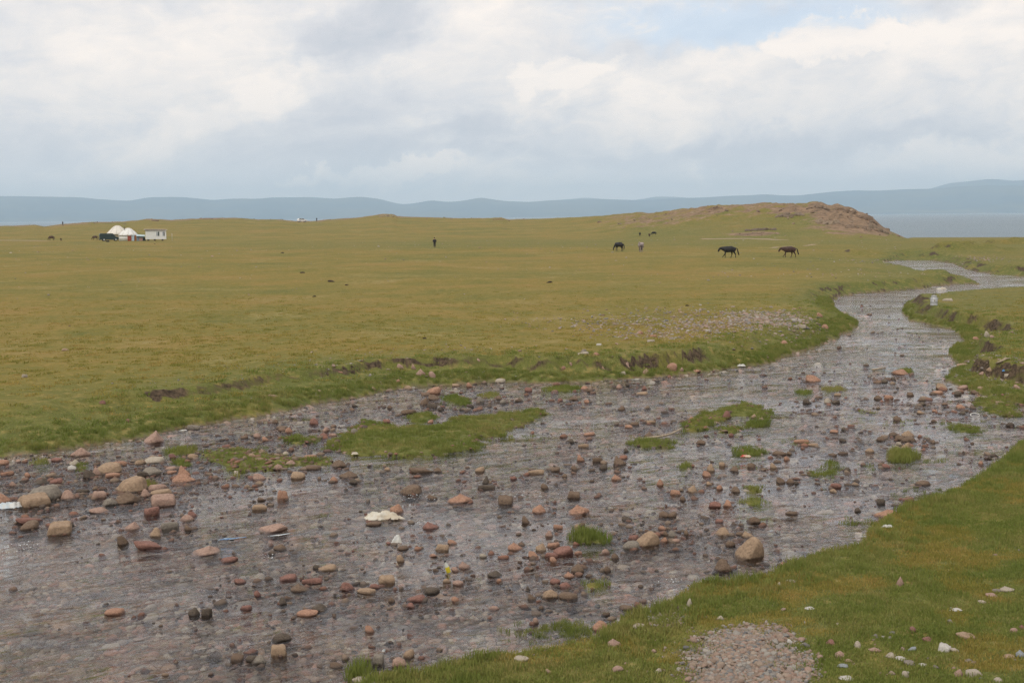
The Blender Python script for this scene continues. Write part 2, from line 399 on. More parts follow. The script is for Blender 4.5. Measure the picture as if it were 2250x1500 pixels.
# ------------------------------------------------------------------ materials
def mat(name):
    m = bpy.data.materials.new(name); m.use_nodes = True
    t = m.node_tree; t.nodes.clear(); b = NB(t)
    out = b.n('ShaderNodeOutputMaterial'); p = b.n('ShaderNodeBsdfPrincipled'); b.link(p.outputs[0], out.inputs[0])
    return m, b, p, out
def simple(name, col, rough=0.7, metal=0.0, vary=0.15, scale=6.0, bumps=0.2, bdist=0.01, spec=0.3, emit=None):
    m, b, p, out = mat(name)
    co = b.n('ShaderNodeTexCoord').outputs['Object']
    n = b.noise(co, scale, 5, 0.6)
    c = b.mix(b.rng(n, .3, .7, 0, 1), tuple(c*(1-vary) for c in col), tuple(min(1, c*(1+vary)) for c in col))
    b.link(c, p.inputs['Base Color']); p.inputs['Roughness'].default_value = rough; p.inputs['Metallic'].default_value = metal
    p.inputs['Specular IOR Level'].default_value = spec
    if bumps: b.link(b.bump(b.noise(co, scale*4, 4, .6), bumps, bdist), p.inputs['Normal'])
    return m

# ground
mg, b, p, out = mat('turf_ground')
geo = b.n('ShaderNodeNewGeometry'); pos = geo.outputs['Position']
nA = b.noise(pos, 0.045, 5, .6); nB = b.noise(pos, 0.22, 6, .62); nC = b.noise(pos, 1.3, 6, .65); nD = b.noise(pos, 7.0, 5, .7); nE = b.noise(pos, 30.0, 3, .7)
mixn = b.math('ADD', b.math('MULTIPLY', nA, .42), b.math('ADD', b.math('MULTIPLY', nB, .36), b.math('MULTIPLY', nC, .24)))
turf = b.ramp(mixn, [(.37, (.098, .112, .022)), (.44, (.145, .136, .028)), (.50, (.190, .153, .032)), (.55, (.225, .162, .038)), (.64, (.268, .168, .052))])
silver = b.math('MULTIPLY', b.rng(b.noise(pos, 0.11, 5, .6), .53, .66), b.rng(nC, .42, .62))
turf = b.mix(b.math('MULTIPLY', silver, .45), turf, (.29, .28, .13))
lush = b.attr('lush')
greenc = b.mix(b.rng(nC, .35, .65), (.090, .112, .026), (.142, .148, .042))
lm = b.math('MULTIPLY', lush, b.rng(b.math('ADD', b.math('MULTIPLY', nB, .5), b.math('MULTIPLY', nC, .5)), .25, .50, .35, 1.0))
turf = b.mix(lm, turf, greenc)
turf = b.mix(b.math('MULTIPLY', b.rng(nD, .42, .62), .50), turf, b.mix(.6, turf, (.045, .042, .012)))
turf = b.mix(b.math('MULTIPLY', b.rng(b.noise(pos, 2.6, 5, .7), .53, .66), .45), turf, (.34, .24, .085))
turf = b.mix(b.math('MULTIPLY', b.rng(nE, .52, .66), .35), turf, (.38, .33, .15))
soilc = b.mix(b.rng(nD, .32, .68), (.028, .020, .013), (.120, .085, .055))
soil = b.rng(b.math('ADD', b.attr('soil'), b.math('MULTIPLY', b.math('SUBTRACT', nC, .5), .9)), .35, .65)
col = b.mix(soil, turf, soilc)
pathc = b.mix(nC, (.25, .19, .12), (.34, .26, .175))
col = b.mix(b.rng(b.math('ADD', b.attr('track'), b.math('MULTIPLY', b.math('SUBTRACT', nB, .5), .5)), .4, .6), col, pathc)
rockc = b.ramp(b.math('ADD', b.math('MULTIPLY', b.noise(pos, .35, 7, .75), .7), b.math('MULTIPLY', nC, .3)), [(.36, (.055, .036, .028)), (.46, (.165, .112, .070)), (.54, (.245, .162, .100)), (.66, (.32, .228, .148))])
rk = b.rng(b.math('ADD', b.attr('rock'), b.math('MULTIPLY', b.math('SUBTRACT', b.math('ADD', b.math('MULTIPLY', b.noise(pos, .09, 6, .65), .55), b.math('MULTIPLY', b.noise(pos, .35, 6, .7), .45)), .5), 2.6)), .42, .62)
col = b.mix(rk, col, rockc)
# bed of the stream
vcol = b.n('ShaderNodeTexVoronoi'); b.link(pos, vcol.inputs['Vector']); vcol.inputs['Scale'].default_value = 11
vs = b.n('ShaderNodeSeparateColor'); b.link(vcol.outputs['Color'], vs.inputs[0])
peb = b.ramp(vs.outputs[0], [(0, (.18, .13, .10)), (.25, (.32, .22, .16)), (.45, (.38, .21, .15)), (.6, (.26, .22, .17)), (.8, (.42, .32, .22)), (1, (.15, .145, .13))])
peb = b.mix(b.rng(vcol.outputs['Distance'], .04, .10), peb, b.mix(.4, peb, (.05, .04, .03)))
peb = b.mix(b.math('MULTIPLY', b.rng(b.noise(pos, .8, 5, .65), .45, .62), .55), peb, (.060, .050, .034))
col = b.mix(b.attr('bed'), col, peb)
b.link(col, p.inputs['Base Color']); p.inputs['Roughness'].default_value = 0.95; p.inputs['Specular IOR Level'].default_value = 0.12
hgt = b.math('ADD', b.math('MULTIPLY', nD, .5), b.math('ADD', b.math('MULTIPLY', nE, .25), nC))
b.link(b.bump(hgt, .55, .10), p.inputs['Normal'])

# stream water: clear, rippled, reflecting the sky by Fresnel
mw = bpy.data.materials.new('stream_water'); mw.use_nodes = True; t = mw.node_tree; t.nodes.clear(); b = NB(t)
out = b.n('ShaderNodeOutputMaterial')
geo = b.n('ShaderNodeNewGeometry'); pos = geo.outputs['Position']
rot = b.n('ShaderNodeVectorRotate', rotation_type='Z_AXIS'); b.link(pos, rot.inputs[0]); rot.inputs['Angle'].default_value = R(-38)
stv = b.vmath('MULTIPLY', rot.outputs[0], (0.62, 1.25, 1.0))
wn = b.n('ShaderNodeTexNoise'); b.link(stv, wn.inputs['Vector']); wn.inputs['Scale'].default_value = 1.3; wn.inputs['Detail'].default_value = 3
wv = b.vmath('ADD', stv, b.vmath('SCALE', wn.outputs['Color'], scale=0.5))
w1 = b.noise(wv, 1.7, 3, .55); w2 = b.noise(wv, 6.0, 4, .6); w3 = b.noise(wv, 19.0, 3, .6)
calm = b.rng(b.noise(pos, .22, 3, .5), .35, .6, .35, 1.0)
w0 = b.noise(wv, .80, 2, .5)
hh = b.math('MULTIPLY', calm, b.math('ADD', b.math('MULTIPLY', w0, 3.4), b.math('ADD', b.math('MULTIPLY', w1, 1.9), b.math('ADD', b.math('MULTIPLY', w2, .60), b.math('MULTIPLY', w3, .16)))))
bn = b.bump(hh, 1.0, .085)
gl = b.n('ShaderNodeBsdfGlossy'); gl.inputs['Roughness'].default_value = .045; gl.inputs['Color'].default_value = (.95, .96, 1, 1); b.link(bn, gl.inputs['Normal'])
tr = b.n('ShaderNodeBsdfTransparent'); tr.inputs['Color'].default_value = (.97, .96, .93, 1)
fr = b.n('ShaderNodeFresnel'); fr.inputs['IOR'].default_value = 1.37; b.link(bn, fr.inputs['Normal'])
mx = b.n('ShaderNodeMixShader'); b.link(fr.outputs[0], mx.inputs[0]); b.link(tr.outputs[0], mx.inputs[1]); b.link(gl.outputs[0], mx.inputs[2])
b.link(mx.outputs[0], out.inputs[0])

# lake
ml, b, p, out = mat('lake_water')
pos = b.n('ShaderNodeNewGeometry').outputs['Position']
n = b.noise(b.vmath('MULTIPLY', pos, (.0009, .004, 1)), 1.0, 4, .6)
b.link(b.mix(b.rng(n, .4, .6), (.026, .080, .118), (.036, .095, .135)), p.inputs['Base Color'])
p.inputs['Roughness'].default_value = .30; p.inputs['Specular IOR Level'].default_value = .35
b.link(b.bump(b.noise(b.vmath('MULTIPLY', pos, (.35, .8, 1)), 1.0, 3, .6), 1.0, .8), p.inputs['Normal'])

# mountains
mm, b, p, out = mat('mountain_slopes')
pos = b.n('ShaderNodeNewGeometry').outputs['Position']
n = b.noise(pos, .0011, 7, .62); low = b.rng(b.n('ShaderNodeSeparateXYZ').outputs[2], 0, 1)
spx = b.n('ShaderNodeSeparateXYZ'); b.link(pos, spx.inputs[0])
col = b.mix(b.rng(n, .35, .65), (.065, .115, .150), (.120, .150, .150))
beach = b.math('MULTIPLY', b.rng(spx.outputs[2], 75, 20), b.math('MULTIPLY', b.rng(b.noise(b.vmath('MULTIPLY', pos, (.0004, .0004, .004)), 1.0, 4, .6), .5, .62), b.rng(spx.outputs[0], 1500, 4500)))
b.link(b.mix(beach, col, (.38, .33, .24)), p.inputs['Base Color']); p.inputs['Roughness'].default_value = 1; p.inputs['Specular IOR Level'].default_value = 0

def stone_mat(name, cols, scale=5.0, rnd=False, WETK=.72):
    m, b, p, out = mat(name)
    co = b.n('ShaderNodeTexCoord').outputs['Object']; oi = b.n('ShaderNodeObjectInfo')
    off = b.vmath('ADD', co, b.vmath('SCALE', oi.outputs['Location'], scale=3.1))
    n = b.noise(off, scale, 7, .68); n2 = b.noise(off, scale*5, 5, .7)
    if rnd:
        base = b.ramp(oi.outputs['Random'], [(i/(len(cols)-1), c) for i, c in enumerate(cols)])
        c = b.mix(b.rng(n, .3, .7), b.mix(.4, base, (.04, .03, .025)), base)
    else:
        c = b.ramp(n, [(.30, cols[0]), (.50, cols[1]), (.70, cols[2])])
    c = b.mix(b.math('MULTIPLY', b.rng(n2, .52, .72), .35), c, (.10, .08, .06))
    # wet skin where stones stand in the stream
    pz = b.n('ShaderNodeSeparateXYZ'); b.link(b.n('ShaderNodeNewGeometry').outputs['Position'], pz.inputs[0])
    inr = b.rng(oi.outputs['Object Index'], .5, 1.5, smooth=False) if not rnd else None
    wet = b.rng(b.math('ADD', pz.outputs[2], b.math('MULTIPLY', b.math('SUBTRACT', n, .5), .06)), ZW+.045, ZW+.005)
    c = b.mix(b.math('MULTIPLY', wet, WETK), c, b.mix(1.0, c, (.33, .30, .30), 'MULTIPLY'))
    b.link(c, p.inputs['Base Color'])
    b.link(b.rng(wet, 0, 1, .85, .35), p.inputs['Roughness']); p.inputs['Specular IOR Level'].default_value = .3
    b.link(b.bump(b.math('ADD', n, b.math('MULTIPLY', n2, .5)), .5, .03), p.inputs['Normal'])
    return m
SM = {
 'tan': stone_mat('stone_tan', [(.17, .12, .08), (.31, .215, .14), (.40, .29, .20)]),
 'grey': stone_mat('stone_grey', [(.11, .095, .08), (.21, .18, .145), (.29, .255, .21)]),
 'pink': stone_mat('stone_pink', [(.17, .11, .085), (.33, .215, .165), (.42, .30, .235)]),
 'orange': stone_mat('stone_orange', [(.17, .10, .07), (.34, .19, .125), (.43, .27, .19)]),
 'red': stone_mat('stone_red', [(.10, .055, .045), (.22, .11, .085), (.32, .18, .14)]),
 'brown': stone_mat('stone_brown', [(.075, .05, .036), (.155, .105, .072), (.22, .16, .11)]),
 'dark': stone_mat('stone_dark', [(.045, .035, .028), (.095, .073, .055), (.15, .12, .09)]),
 'pale': stone_mat('stone_pale', [(.24, .20, .15), (.37, .315, .245), (.45, .40, .33)]),
 'white': stone_mat('stone_white', [(.32, .29, .25), (.47, .44, .40), (.56, .54, .50)]),
 'blue': stone_mat('stone_bluish', [(.14, .15, .16), (.25, .27, .28), (.36, .38, .39)]),
}
PEBM = stone_mat('pebble_mix', [(.48, .33, .24), (.32, .25, .19), (.56, .33, .25), (.38, .21, .15), (.56, .46, .35), (.22, .20, .18), (.60, .53, .44), (.50, .36, .26)], rnd=True, WETK=.12)
EXPM = stone_mat('small_stone_mix', [(.24, .155, .105), (.13, .09, .062), (.30, .145, .095), (.10, .075, .06), (.31, .22, .15), (.19, .15, .115), (.26, .12, .08)], rnd=True)
GRVM = stone_mat('gravel_mix', [(.38, .29, .22), (.27, .20, .15), (.40, .27, .21), (.25, .235, .215), (.46, .41, .35), (.16, .16, .16), (.42, .33, .26), (.30, .19, .14)], rnd=True)
def grass_mat(name, c1, c2, c3):
    m, b, p, out = mat(name)
    pos = b.n('ShaderNodeNewGeometry').outputs['Position']; oi = b.n('ShaderNodeObjectInfo')
    n = b.noise(pos, .55, 5, .6)
    v = b.math('ADD', b.math('MULTIPLY', n, .75), b.math('MULTIPLY', oi.outputs['Random'], .25))
    c = b.ramp(v, [(.34, c1), (.52, c2), (.70, c3)])
    b.link(c, p.inputs['Base Color']); p.inputs['Roughness'].default_value = .75; p.inputs['Specular IOR Level'].default_value = .15
    tl = b.n('ShaderNodeBsdfTranslucent'); b.link(c, tl.inputs[0])
    mx = b.n('ShaderNodeMixShader'); mx.inputs[0].default_value = .30
    b.link(p.outputs[0], mx.inputs[1]); b.link(tl.outputs[0], mx.inputs[2]); b.link(mx.outputs[0], out.inputs[0])
    return m
GM_L = grass_mat('grass_lush', (.150, .190, .040), (.218, .240, .060), (.315, .270, .095))
GM_D = grass_mat('grass_dry', (.210, .210, .045), (.300, .250, .062), (.390, .275, .090))

# ------------------------------------------------------------------ object helpers
def tag(o, label=None, cat=None, group=None, kind=None):
    if label: o['label'] = label
    if cat: o['category'] = cat
    if group: o['group'] = group
    if kind: o['kind'] = kind
    return o
def mesh_np(name, V, Fc, m=None, smooth=True, parent=None, link=True):
    me = bpy.data.meshes.new(name); V = np.asarray(V, np.float32)
    if isinstance(Fc, np.ndarray):
        n, k = Fc.shape
        me.vertices.add(len(V)); me.vertices.foreach_set('co', V.ravel())
        me.loops.add(n*k); me.loops.foreach_set('vertex_index', Fc.ravel().astype(np.int32))
        me.polygons.add(n); me.polygons.foreach_set('loop_start', np.arange(0, n*k, k, dtype=np.int32))
        me.polygons.foreach_set('loop_total', np.full(n, k, np.int32))
        me.update(calc_edges=True)
    else:
        me.from_pydata([tuple(map(float, v)) for v in V], [], [tuple(f) for f in Fc]); me.update()
    if smooth: me.polygons.foreach_set('use_smooth', np.ones(len(me.polygons), bool))
    if m: me.materials.append(m)
    o = bpy.data.objects.new(name, me)
    if link: C.objects.link(o)
    if parent is not None: o.parent = parent
    return o
def fattr(o, name, v, typ='FLOAT'):
    a = o.data.attributes.new(name, typ, 'POINT')
    v = np.asarray(v, np.float32 if typ != 'INT' else np.int32)
    a.data.foreach_set({'FLOAT': 'value', 'INT': 'value', 'FLOAT_VECTOR': 'vector'}[typ], v.ravel())

# ------------------------------------------------------------------ ground sheet and stream
fine = np.radians(np.arange(-34, 34.01, 0.115))
coarse = np.radians(np.arange(38, 322.1, 4))
ang = np.concatenate([fine, coarse])
nr = 860
rad = np.exp(np.linspace(math.log(9.0), math.log(1500.0), nr))
rad = np.concatenate([[0.3, 3, 6], rad, [2500, 6000, 14000, 30000]])
TH, RR = np.meshgrid(ang, rad)
X = np.sin(TH)*RR; Y = np.cos(TH)*RR
Z, D, DD, ISLM, AT, STEP = ground(X, Y, 2)
Z = np.where(RR > 1400, LAKE_Z-3.0, Z)
nA_, nR_ = len(ang), len(rad)
i = np.arange(nR_-1)[:, None]*nA_; j = np.arange(nA_)[None, :]; jn = (j+1) % nA_
Q = np.stack([i+j, i+nA_+j, i+nA_+jn, i+jn], -1).reshape(-1, 4)[:, ::-1]
V = np.stack([X, Y, Z], -1).reshape(-1, 3)
go = mesh_np('ground', V, Q.astype(np.int32), mg)
tag(go, kind='structure')
# masks of what covers the ground
dzr = np.gradient(Z, axis=0)/np.maximum(np.gradient(RR, axis=0), 1e-6)
dzt = np.gradient(Z, axis=1)/np.maximum(np.gradient(TH, axis=1)*RR, 1e-6)
slope = np.hypot(dzr, dzt)
bedm = ss(ZW+0.0-Z, -0.02, 0.03)*(RR < 320)
nearbank = ss(Y*1.0, 44, 30)*ss(X - (-3), 0, 2)
pxm = np.clip(az_px(X, np.maximum(Y, 1)), -900, 3000)
lushm = np.maximum.reduce([ss(DD, 4.5+4*ss(pxm, 1200, 600)*ss(RR, 75, 55), 0.5)*ss(RR, 330, 200), ISLM, 0.95*(X > 0)*(RR < 45)*ss(D, 24, 6),
                           0.62*(pxm > 1700)*ss(RR, 75, 110)*ss(pxm, 1700, 2000), 0.55*ss(RR, 210, 250)*ss(RR, 330, 290)*ss(pxm, 300, 900),
                           0.55*ss(RR, 280, 300)*ss(pxm, 1250, 1500)*(1-ss(RR, 330, 380))])
rightm = (pxm > 1950) & (RR < 120) & (RR > 45)
lushm = np.maximum(lushm, 0.75*rightm)
dryn = ss(fbm(X*0.25, Y*0.25, 4, 130), .05, .4)
lushm = np.clip(lushm*(1-0.45*dryn), 0, 1)*(1-.5*ss(pxm, 1990, 2010)*ss(RR, 240, 280))
brk = ss(fbm(X*0.28, Y*0.28, 3, 160)+.55*fbm(X*1.4, Y*1.4, 3, 165), -.25, .42)
soilm = ss(STEP, -.35, .15)*ss(STEP, 1.25, .8)*ss(AT[..., 3], 1.1, .8)*(RR < 330)*(1-ISLM)*(.52+.48*brk)*ss(AT[..., 3], 0, .01)
soilm = np.maximum(soilm, .8*ss(slope, 1.0, 1.8)*(RR < 90)*(DD > .1)*brk*(1-ISLM))
soilm = np.where((RR > 90), ss(slope, .34, .60)*(RR < 300)*(.55+.45*brk), soilm)
bars = 0.0*X
_gr = on_plane(1620, 1440, -.35); gravm = np.exp(-(((X-_gr[0])/.9)**2+((Y-_gr[1])/1.3)**2)**1.5)
_g2 = on_plane(1470, 1345, -.4); gravm = np.maximum(gravm, .9*np.exp(-(((X-_g2[0])/.45)**2+((Y-_g2[1])/.5)**2)))
gb = [(on_plane(px, py, 0.0), sx, sy) for px, py, sx, sy in [(1690, 700, 2.6, 5.5), (1560, 720, 3.2, 5), (1750, 720, 2.0, 3.5), (1350, 712, 4.5, 5), (1480, 690, 4, 5), (2060, 568, 8, 10), (1450, 735, 3, 3)]]
for c, sx, sy in gb: bars = np.maximum(bars, np.exp(-(((X-c[0])/sx)**2+((Y-c[1])/sy)**2)))
track = 0.0*X
for (pa, pb, wd) in [((-60, 527), (95, 529), 3.0), ((1552, 525), (1640, 524), 2.2), ((1640, 524), (1720, 527), 2.0), ((1700, 545), (1790, 536), 0.8)]:
    a_ = hit(*pa)[0, :2]; b_ = hit(*pb)[0, :2]; e = b_-a_; L = e@e
    tt = np.clip(((X-a_[0])*e[0]+(Y-a_[1])*e[1])/L, 0, 1)
    dd_ = np.hypot(X-a_[0]-tt*e[0], Y-a_[1]-tt*e[1]); track = np.maximum(track, ss(dd_, wd*1.4, wd*.5)*.62)
rockm = 0.0*X
for (pc, rc_, sp, sr, am) in [(1860, 345, 90, 45, 1.15), (1740, 370, 70, 30, .85), (1800, 372, 40, 20, 1.0), (1560, 385, 140, 25, .62), (1665, 300, 60, 8, .9), (1920, 350, 45, 40, 1.3), (1450, 420, 120, 35, .55), (1900, 320, 60, 20, .8)]:
    rockm = np.maximum(rockm, am*np.exp(-(((pxm-pc)/sp)**2+((RR-rc_)/sr)**2)))
crest = ss(RR, 540, 620)*(pxm < 1250)*(.54+.30*fbm(X/60, Y/60, 3, 140))
rockm = np.maximum(rockm, crest)*(RR < 1300)
rockm = np.maximum(rockm, .57*ss(RR, 325, 380)*ss(pxm, 1200, 1450)*(pxm < 1990))
rockm = np.maximum(rockm, 0.0)
for nm, v in (('lush', lushm), ('soil', np.maximum.reduce([soilm*np.where((pxm > 1950) & (RR > 30), .78, 1.0), bars*.42, gravm*.75])), ('rock', rockm), ('bed', bedm*(1-ISLM)), ('track', track)):
    fattr(go, nm, np.asarray(v, float).ravel())

# stream surface: grid cells of the sheet that lie in or right beside the stream
wet = ((DD < 0.6) | (D < 0.3)) & (RR < 300) & (RR > 1)
wet = wet & (Z < ZW+0.25)
cell = (wet[:-1, :] | wet[1:, :])
cell = cell | np.roll(cell, -1, 1)
idx = np.argwhere(cell)
qq = np.stack([idx[:, 0]*nA_+idx[:, 1], (idx[:, 0]+1)*nA_+idx[:, 1], (idx[:, 0]+1)*nA_+(idx[:, 1]+1) % nA_, idx[:, 0]*nA_+(idx[:, 1]+1) % nA_], -1)[:, ::-1]
us, inv = np.unique(qq, return_inverse=True)
VW = V[us].copy()
VW[:, 2] = ZW + 0.006*fbm(VW[:, 0]*1.2, VW[:, 1]*1.2, 3, 150)
wo_ = mesh_np('stream', VW, inv.reshape(-1, 4).astype(np.int32), mw)
tag(wo_, kind='structure')
# lake
lo = mesh_np('lake', [(-30000, 400, LAKE_Z), (30000, 400, LAKE_Z), (30000, 19000, LAKE_Z), (-30000, 19000, LAKE_Z)], [(0, 1, 2, 3)], ml, smooth=False); tag(lo, kind='structure')
# mountains round the far shore
MT = np.array([(-1500,440),(-600,436),(0,431),(100,432),(180,434),(250,440),(285,441),(330,433),(400,433),(470,440),(510,436),(560,437),(600,434),(680,433),(740,437),(790,432),(830,436),(880,449),(910,447),(950,440),(985,444),(1020,441),(1055,434),(1110,442),(1160,444),(1210,440),(1260,439),(1330,438),(1420,440),(1480,436),(1540,434),(1620,430),(1680,427),(1720,430),(1760,429),(1830,421),(1880,418),(1930,419),(1990,416),(2060,414),(2100,410),(2180,407),(2250,409),(2600,400),(3600,410),(5200,430)], float)
MT2 = np.array([(-1500,445),(1000,450),(1150,446),(1290,434),(1380,442),(1440,432),(1490,433),(1560,440),(1700,436),(1900,425),(2040,416),(2090,402),(2180,393),(2230,398),(2250,396),(2500,385),(3600,400),(5200,420)], float)
def mountain(name, tab, r_base, r_top, seed, sink):
    pxs = np.arange(-1500, 5200, 9.0); yy = np.interp(pxs, tab[:, 0], tab[:, 1]); yy = yy + 1.0*fbm(pxs/60, pxs*0+seed, 4, seed)
    k = np.ones(3)/3; yy = np.convolve(np.pad(yy, 1, 'edge'), k, 'valid')
    d = ray(pxs, yy); hd = np.hypot(d[:, 0], d[:, 1]); dx, dy, dz = d[:, 0]/hd, d[:, 1]/hd, d[:, 2]/hd
    ztop = CAMZ+dz*r_top
    rows = 26; V = []
    for i in range(rows):
        t = i/(rows-1); r = r_base+(r_top-r_base)*t
        rr = r+ (r_top-r_base)*0.05*fbm(pxs/90, pxs*0+t*5, 3, seed+3)
        rid = fbm(pxs/70, pxs*0+t*1.2, 5, seed+9, .6)
        z = LAKE_Z-1 + (ztop-LAKE_Z+1)*(t**1.25) + (ztop)*0.16*rid*math.sin(math.pi*min(1, t*1.0))*1.0
        if i == rows-1: z = ztop
        z = np.minimum(z, CAMZ+(ztop-CAMZ)*(rr/r_top)*0.985) if i < rows-1 else z
        V.append(np.stack([dx*rr, dy*rr, z], -1))
    back = np.stack([dx*(r_top+2500), dy*(r_top+2500), np.full(len(pxs), LAKE_Z-1)], -1); V.append(back)
    V = np.concatenate(V); n = len(pxs); i = np.arange(rows)[:, None]*n; j = np.arange(n-1)[None, :]
    Q = np.stack([i+j, i+j+1, i+n+j+1, i+n+j], -1).reshape(-1, 4)
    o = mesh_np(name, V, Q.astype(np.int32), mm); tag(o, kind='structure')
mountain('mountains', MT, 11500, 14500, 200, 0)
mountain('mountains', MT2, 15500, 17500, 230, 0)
# haze
hb = bpy.data.meshes.new('haze'); bm = bmesh.new(); bmesh.ops.create_cube(bm, size=1); bm.to_mesh(hb); bm.free()
ho = bpy.data.objects.new('haze', hb); C.objects.link(ho); tag(ho, kind='stuff')
zt = 490.0; ho.scale = (44000, 44000, zt+13); ho.location = (0, 0, (zt-13)/2)
mh = bpy.data.materials.new('air'); mh.use_nodes = True; t = mh.node_tree; t.nodes.clear(); b = NB(t)
pv = b.n('ShaderNodeVolumePrincipled'); pv.inputs['Color'].default_value = (.69, .86, 1.0, 1); pv.inputs['Density'].default_value = 9.5e-5; pv.inputs['Anisotropy'].default_value = 0.0
out = b.n('ShaderNodeOutputMaterial'); b.link(pv.outputs[0], out.inputs['Volume']); hb.materials.append(mh)
# ------------------------------------------------------------------ scatter helper (uncountable stuff only)
def scatter(name, pts, scl, rot, sources, m=None):
    """one 'stuff' object: small shapes set on points by geometry nodes"""
    pts = np.asarray(pts, float)
    me = bpy.data.meshes.new(name); me.vertices.add(len(pts)); me.vertices.foreach_set('co', pts.astype(np.float32).ravel())
    o = bpy.data.objects.new(name, me); C.objects.link(o); tag(o, kind='stuff')
    fattr(o, 'scl', scl, 'FLOAT_VECTOR'); fattr(o, 'rot', rot, 'FLOAT_VECTOR')
    fattr(o, 'pick', rng.randint(0, len(sources), len(pts)), 'INT')
    col = bpy.data.collections.new(name+'_shapes')
    for s in sources: col.objects.link(s)
    g = bpy.data.node_groups.new(name+'_nodes', 'GeometryNodeTree')
    g.interface.new_socket('Geometry', in_out='INPUT', socket_type='NodeSocketGeometry')
    g.interface.new_socket('Geometry', in_out='OUTPUT', socket_type='NodeSocketGeometry')
    N = g.nodes; L = g.links
    gi = N.new('NodeGroupInput'); go_ = N.new('NodeGroupOutput'); ip = N.new('GeometryNodeInstanceOnPoints'); ci = N.new('GeometryNodeCollectionInfo')
    ci.inputs['Collection'].default_value = col; ci.inputs['Separate Children'].default_value = True; ci.inputs['Reset Children'].default_value = True
    def na(n, t):
        a = N.new('GeometryNodeInputNamedAttribute'); a.data_type = t; a.inputs['Name'].default_value = n; return a.outputs[0]
    L.new(gi.outputs[0], ip.inputs['Points']); L.new(ci.outputs[0], ip.inputs['Instance']); ip.inputs['Pick Instance'].default_value = True
    L.new(na('pick', 'INT'), ip.inputs['Instance Index']); L.new(na('scl', 'FLOAT_VECTOR'), ip.inputs['Scale'])
    e2r = N.new('FunctionNodeEulerToRotation'); L.new(na('rot', 'FLOAT_VECTOR'), e2r.inputs[0]); L.new(e2r.outputs[0], ip.inputs['Rotation'])
    L.new(ip.outputs[0], go_.inputs[0])
    md = o.modifiers.new('scatter', 'NODES'); md.node_group = g
    return o

# ------------------------------------------------------------------ stone shapes
def ico(sub):
    bm = bmesh.new(); bmesh.ops.create_icosphere(bm, subdivisions=sub, radius=1); bm.verts.ensure_lookup_table()
    V = np.array([v.co[:] for v in bm.verts]); Fc = np.array([[v.index for v in f.verts] for f in bm.faces]); bm.free(); return V, Fc
ICO = {1: ico(1), 2: ico(2), 3: ico(3), 4: ico(4)}
def n3(v, s, sc_=1.0):
    return (perlin(v[:, 0]*sc_+s, v[:, 1]*sc_+3*s, 5)+perlin(v[:, 1]*sc_-s, v[:, 2]*sc_+s, 6)+perlin(v[:, 2]*sc_+2*s, v[:, 0]*sc_, 7))/1.5
def stone_shape(seed, kind, sub):
    r_ = np.random.RandomState(seed); V, Fc = ICO[sub]; V = V.copy()
    nf = {'round': 13, 'angular': 8, 'slab': 6, 'wedge': 6, 'block': 6}[kind]
    if kind == 'block':
        N = np.array([(1, 0, .1), (-1, .1, 0), (0, 1, .12), (.1, -1, 0), (0, .1, 1), (0, 0, -1), (.7, .7, .5), (-.6, .7, .7)], float); off = np.array([.72, .75, .62, .64, .60, .6, .98, 1.0])
        N += r_.normal(0, .10, N.shape)
    elif kind == 'slab':
        N = r_.normal(0, 1, (nf, 3)); N[:, 2] *= .3; N = np.vstack([N, [(.1, .05, 1), (0, 0, -1), (.5, .2, .8)]]); off = np.concatenate([r_.uniform(.72, .95, nf), [.42, .5, .62]])
    elif kind == 'wedge':
        N = r_.normal(0, 1, (nf, 3)); N = np.vstack([N, [(.55, .15, .8), (-.8, .2, .55), (0, -.8, .6)]]); off = np.concatenate([r_.uniform(.75, .98, nf), [.55, .62, .6]])
    else:
        N = r_.normal(0, 1, (nf, 3)); off = r_.uniform(.78 if kind == 'round' else .62, 1.0, nf)
    N /= np.linalg.norm(N, axis=1)[:, None]
    dot = V@N.T; k = {'round': 16, 'angular': 44, 'slab': 34, 'wedge': 44, 'block': 30}[kind]
    inv = np.maximum(dot, 1e-3)/off
    s = (np.sum(inv**k, 1)+0.9**k)**(-1.0/k)
    V = V*s[:, None]
    nr_ = n3(V, seed*1.7, 1.6)*.11+n3(V, seed*.7+5, 4.5)*.045+ (n3(V, seed, 11)*.012 if sub > 3 else 0)
    V = V*(1+nr_)[:, None]
    tp = {'round': .12, 'angular': .34, 'slab': .10, 'wedge': .45, 'block': .08}[kind]*r_.uniform(.6, 1.3); zc = np.clip(V[:, 2]+.3, 0, 1)
    V[:, 0] = V[:, 0]*(1-tp*zc)+r_.uniform(-.45, .45)*zc*(0.2 if kind in ('slab', 'block') else 1); V[:, 1] *= 1-tp*.7*zc
    V[:, 2] += r_.uniform(-.16, .16)*V[:, 0]
    mn, mx_ = V.min(0), V.max(0); V = (V-(mn+mx_)/2)/((mx_-mn)/2)   # fills the unit box
    return V, Fc
SHAPES = {}
for sub in (2, 3, 4):
    for k in ('round', 'angular', 'slab', 'wedge', 'block'):
        for q in range(4 if sub < 4 else 2):
            V_, F_ = stone_shape(1000+q*17+len(k)*5+sub, k, sub); SHAPES[(sub, k, q)] = (V_, F_)
MESHC = {}
def stone_mesh(sub, kind, q, colr):
    key = (sub, kind, q, colr)
    if key not in MESHC:
        V_, F_ = SHAPES[(sub, kind, q)]
        o = mesh_np('stone', V_, F_.astype(np.int32), SM[colr], smooth=(kind == 'round'), link=False); MESHC[key] = o.data; bpy.data.objects.remove(o)
    return MESHC[key]

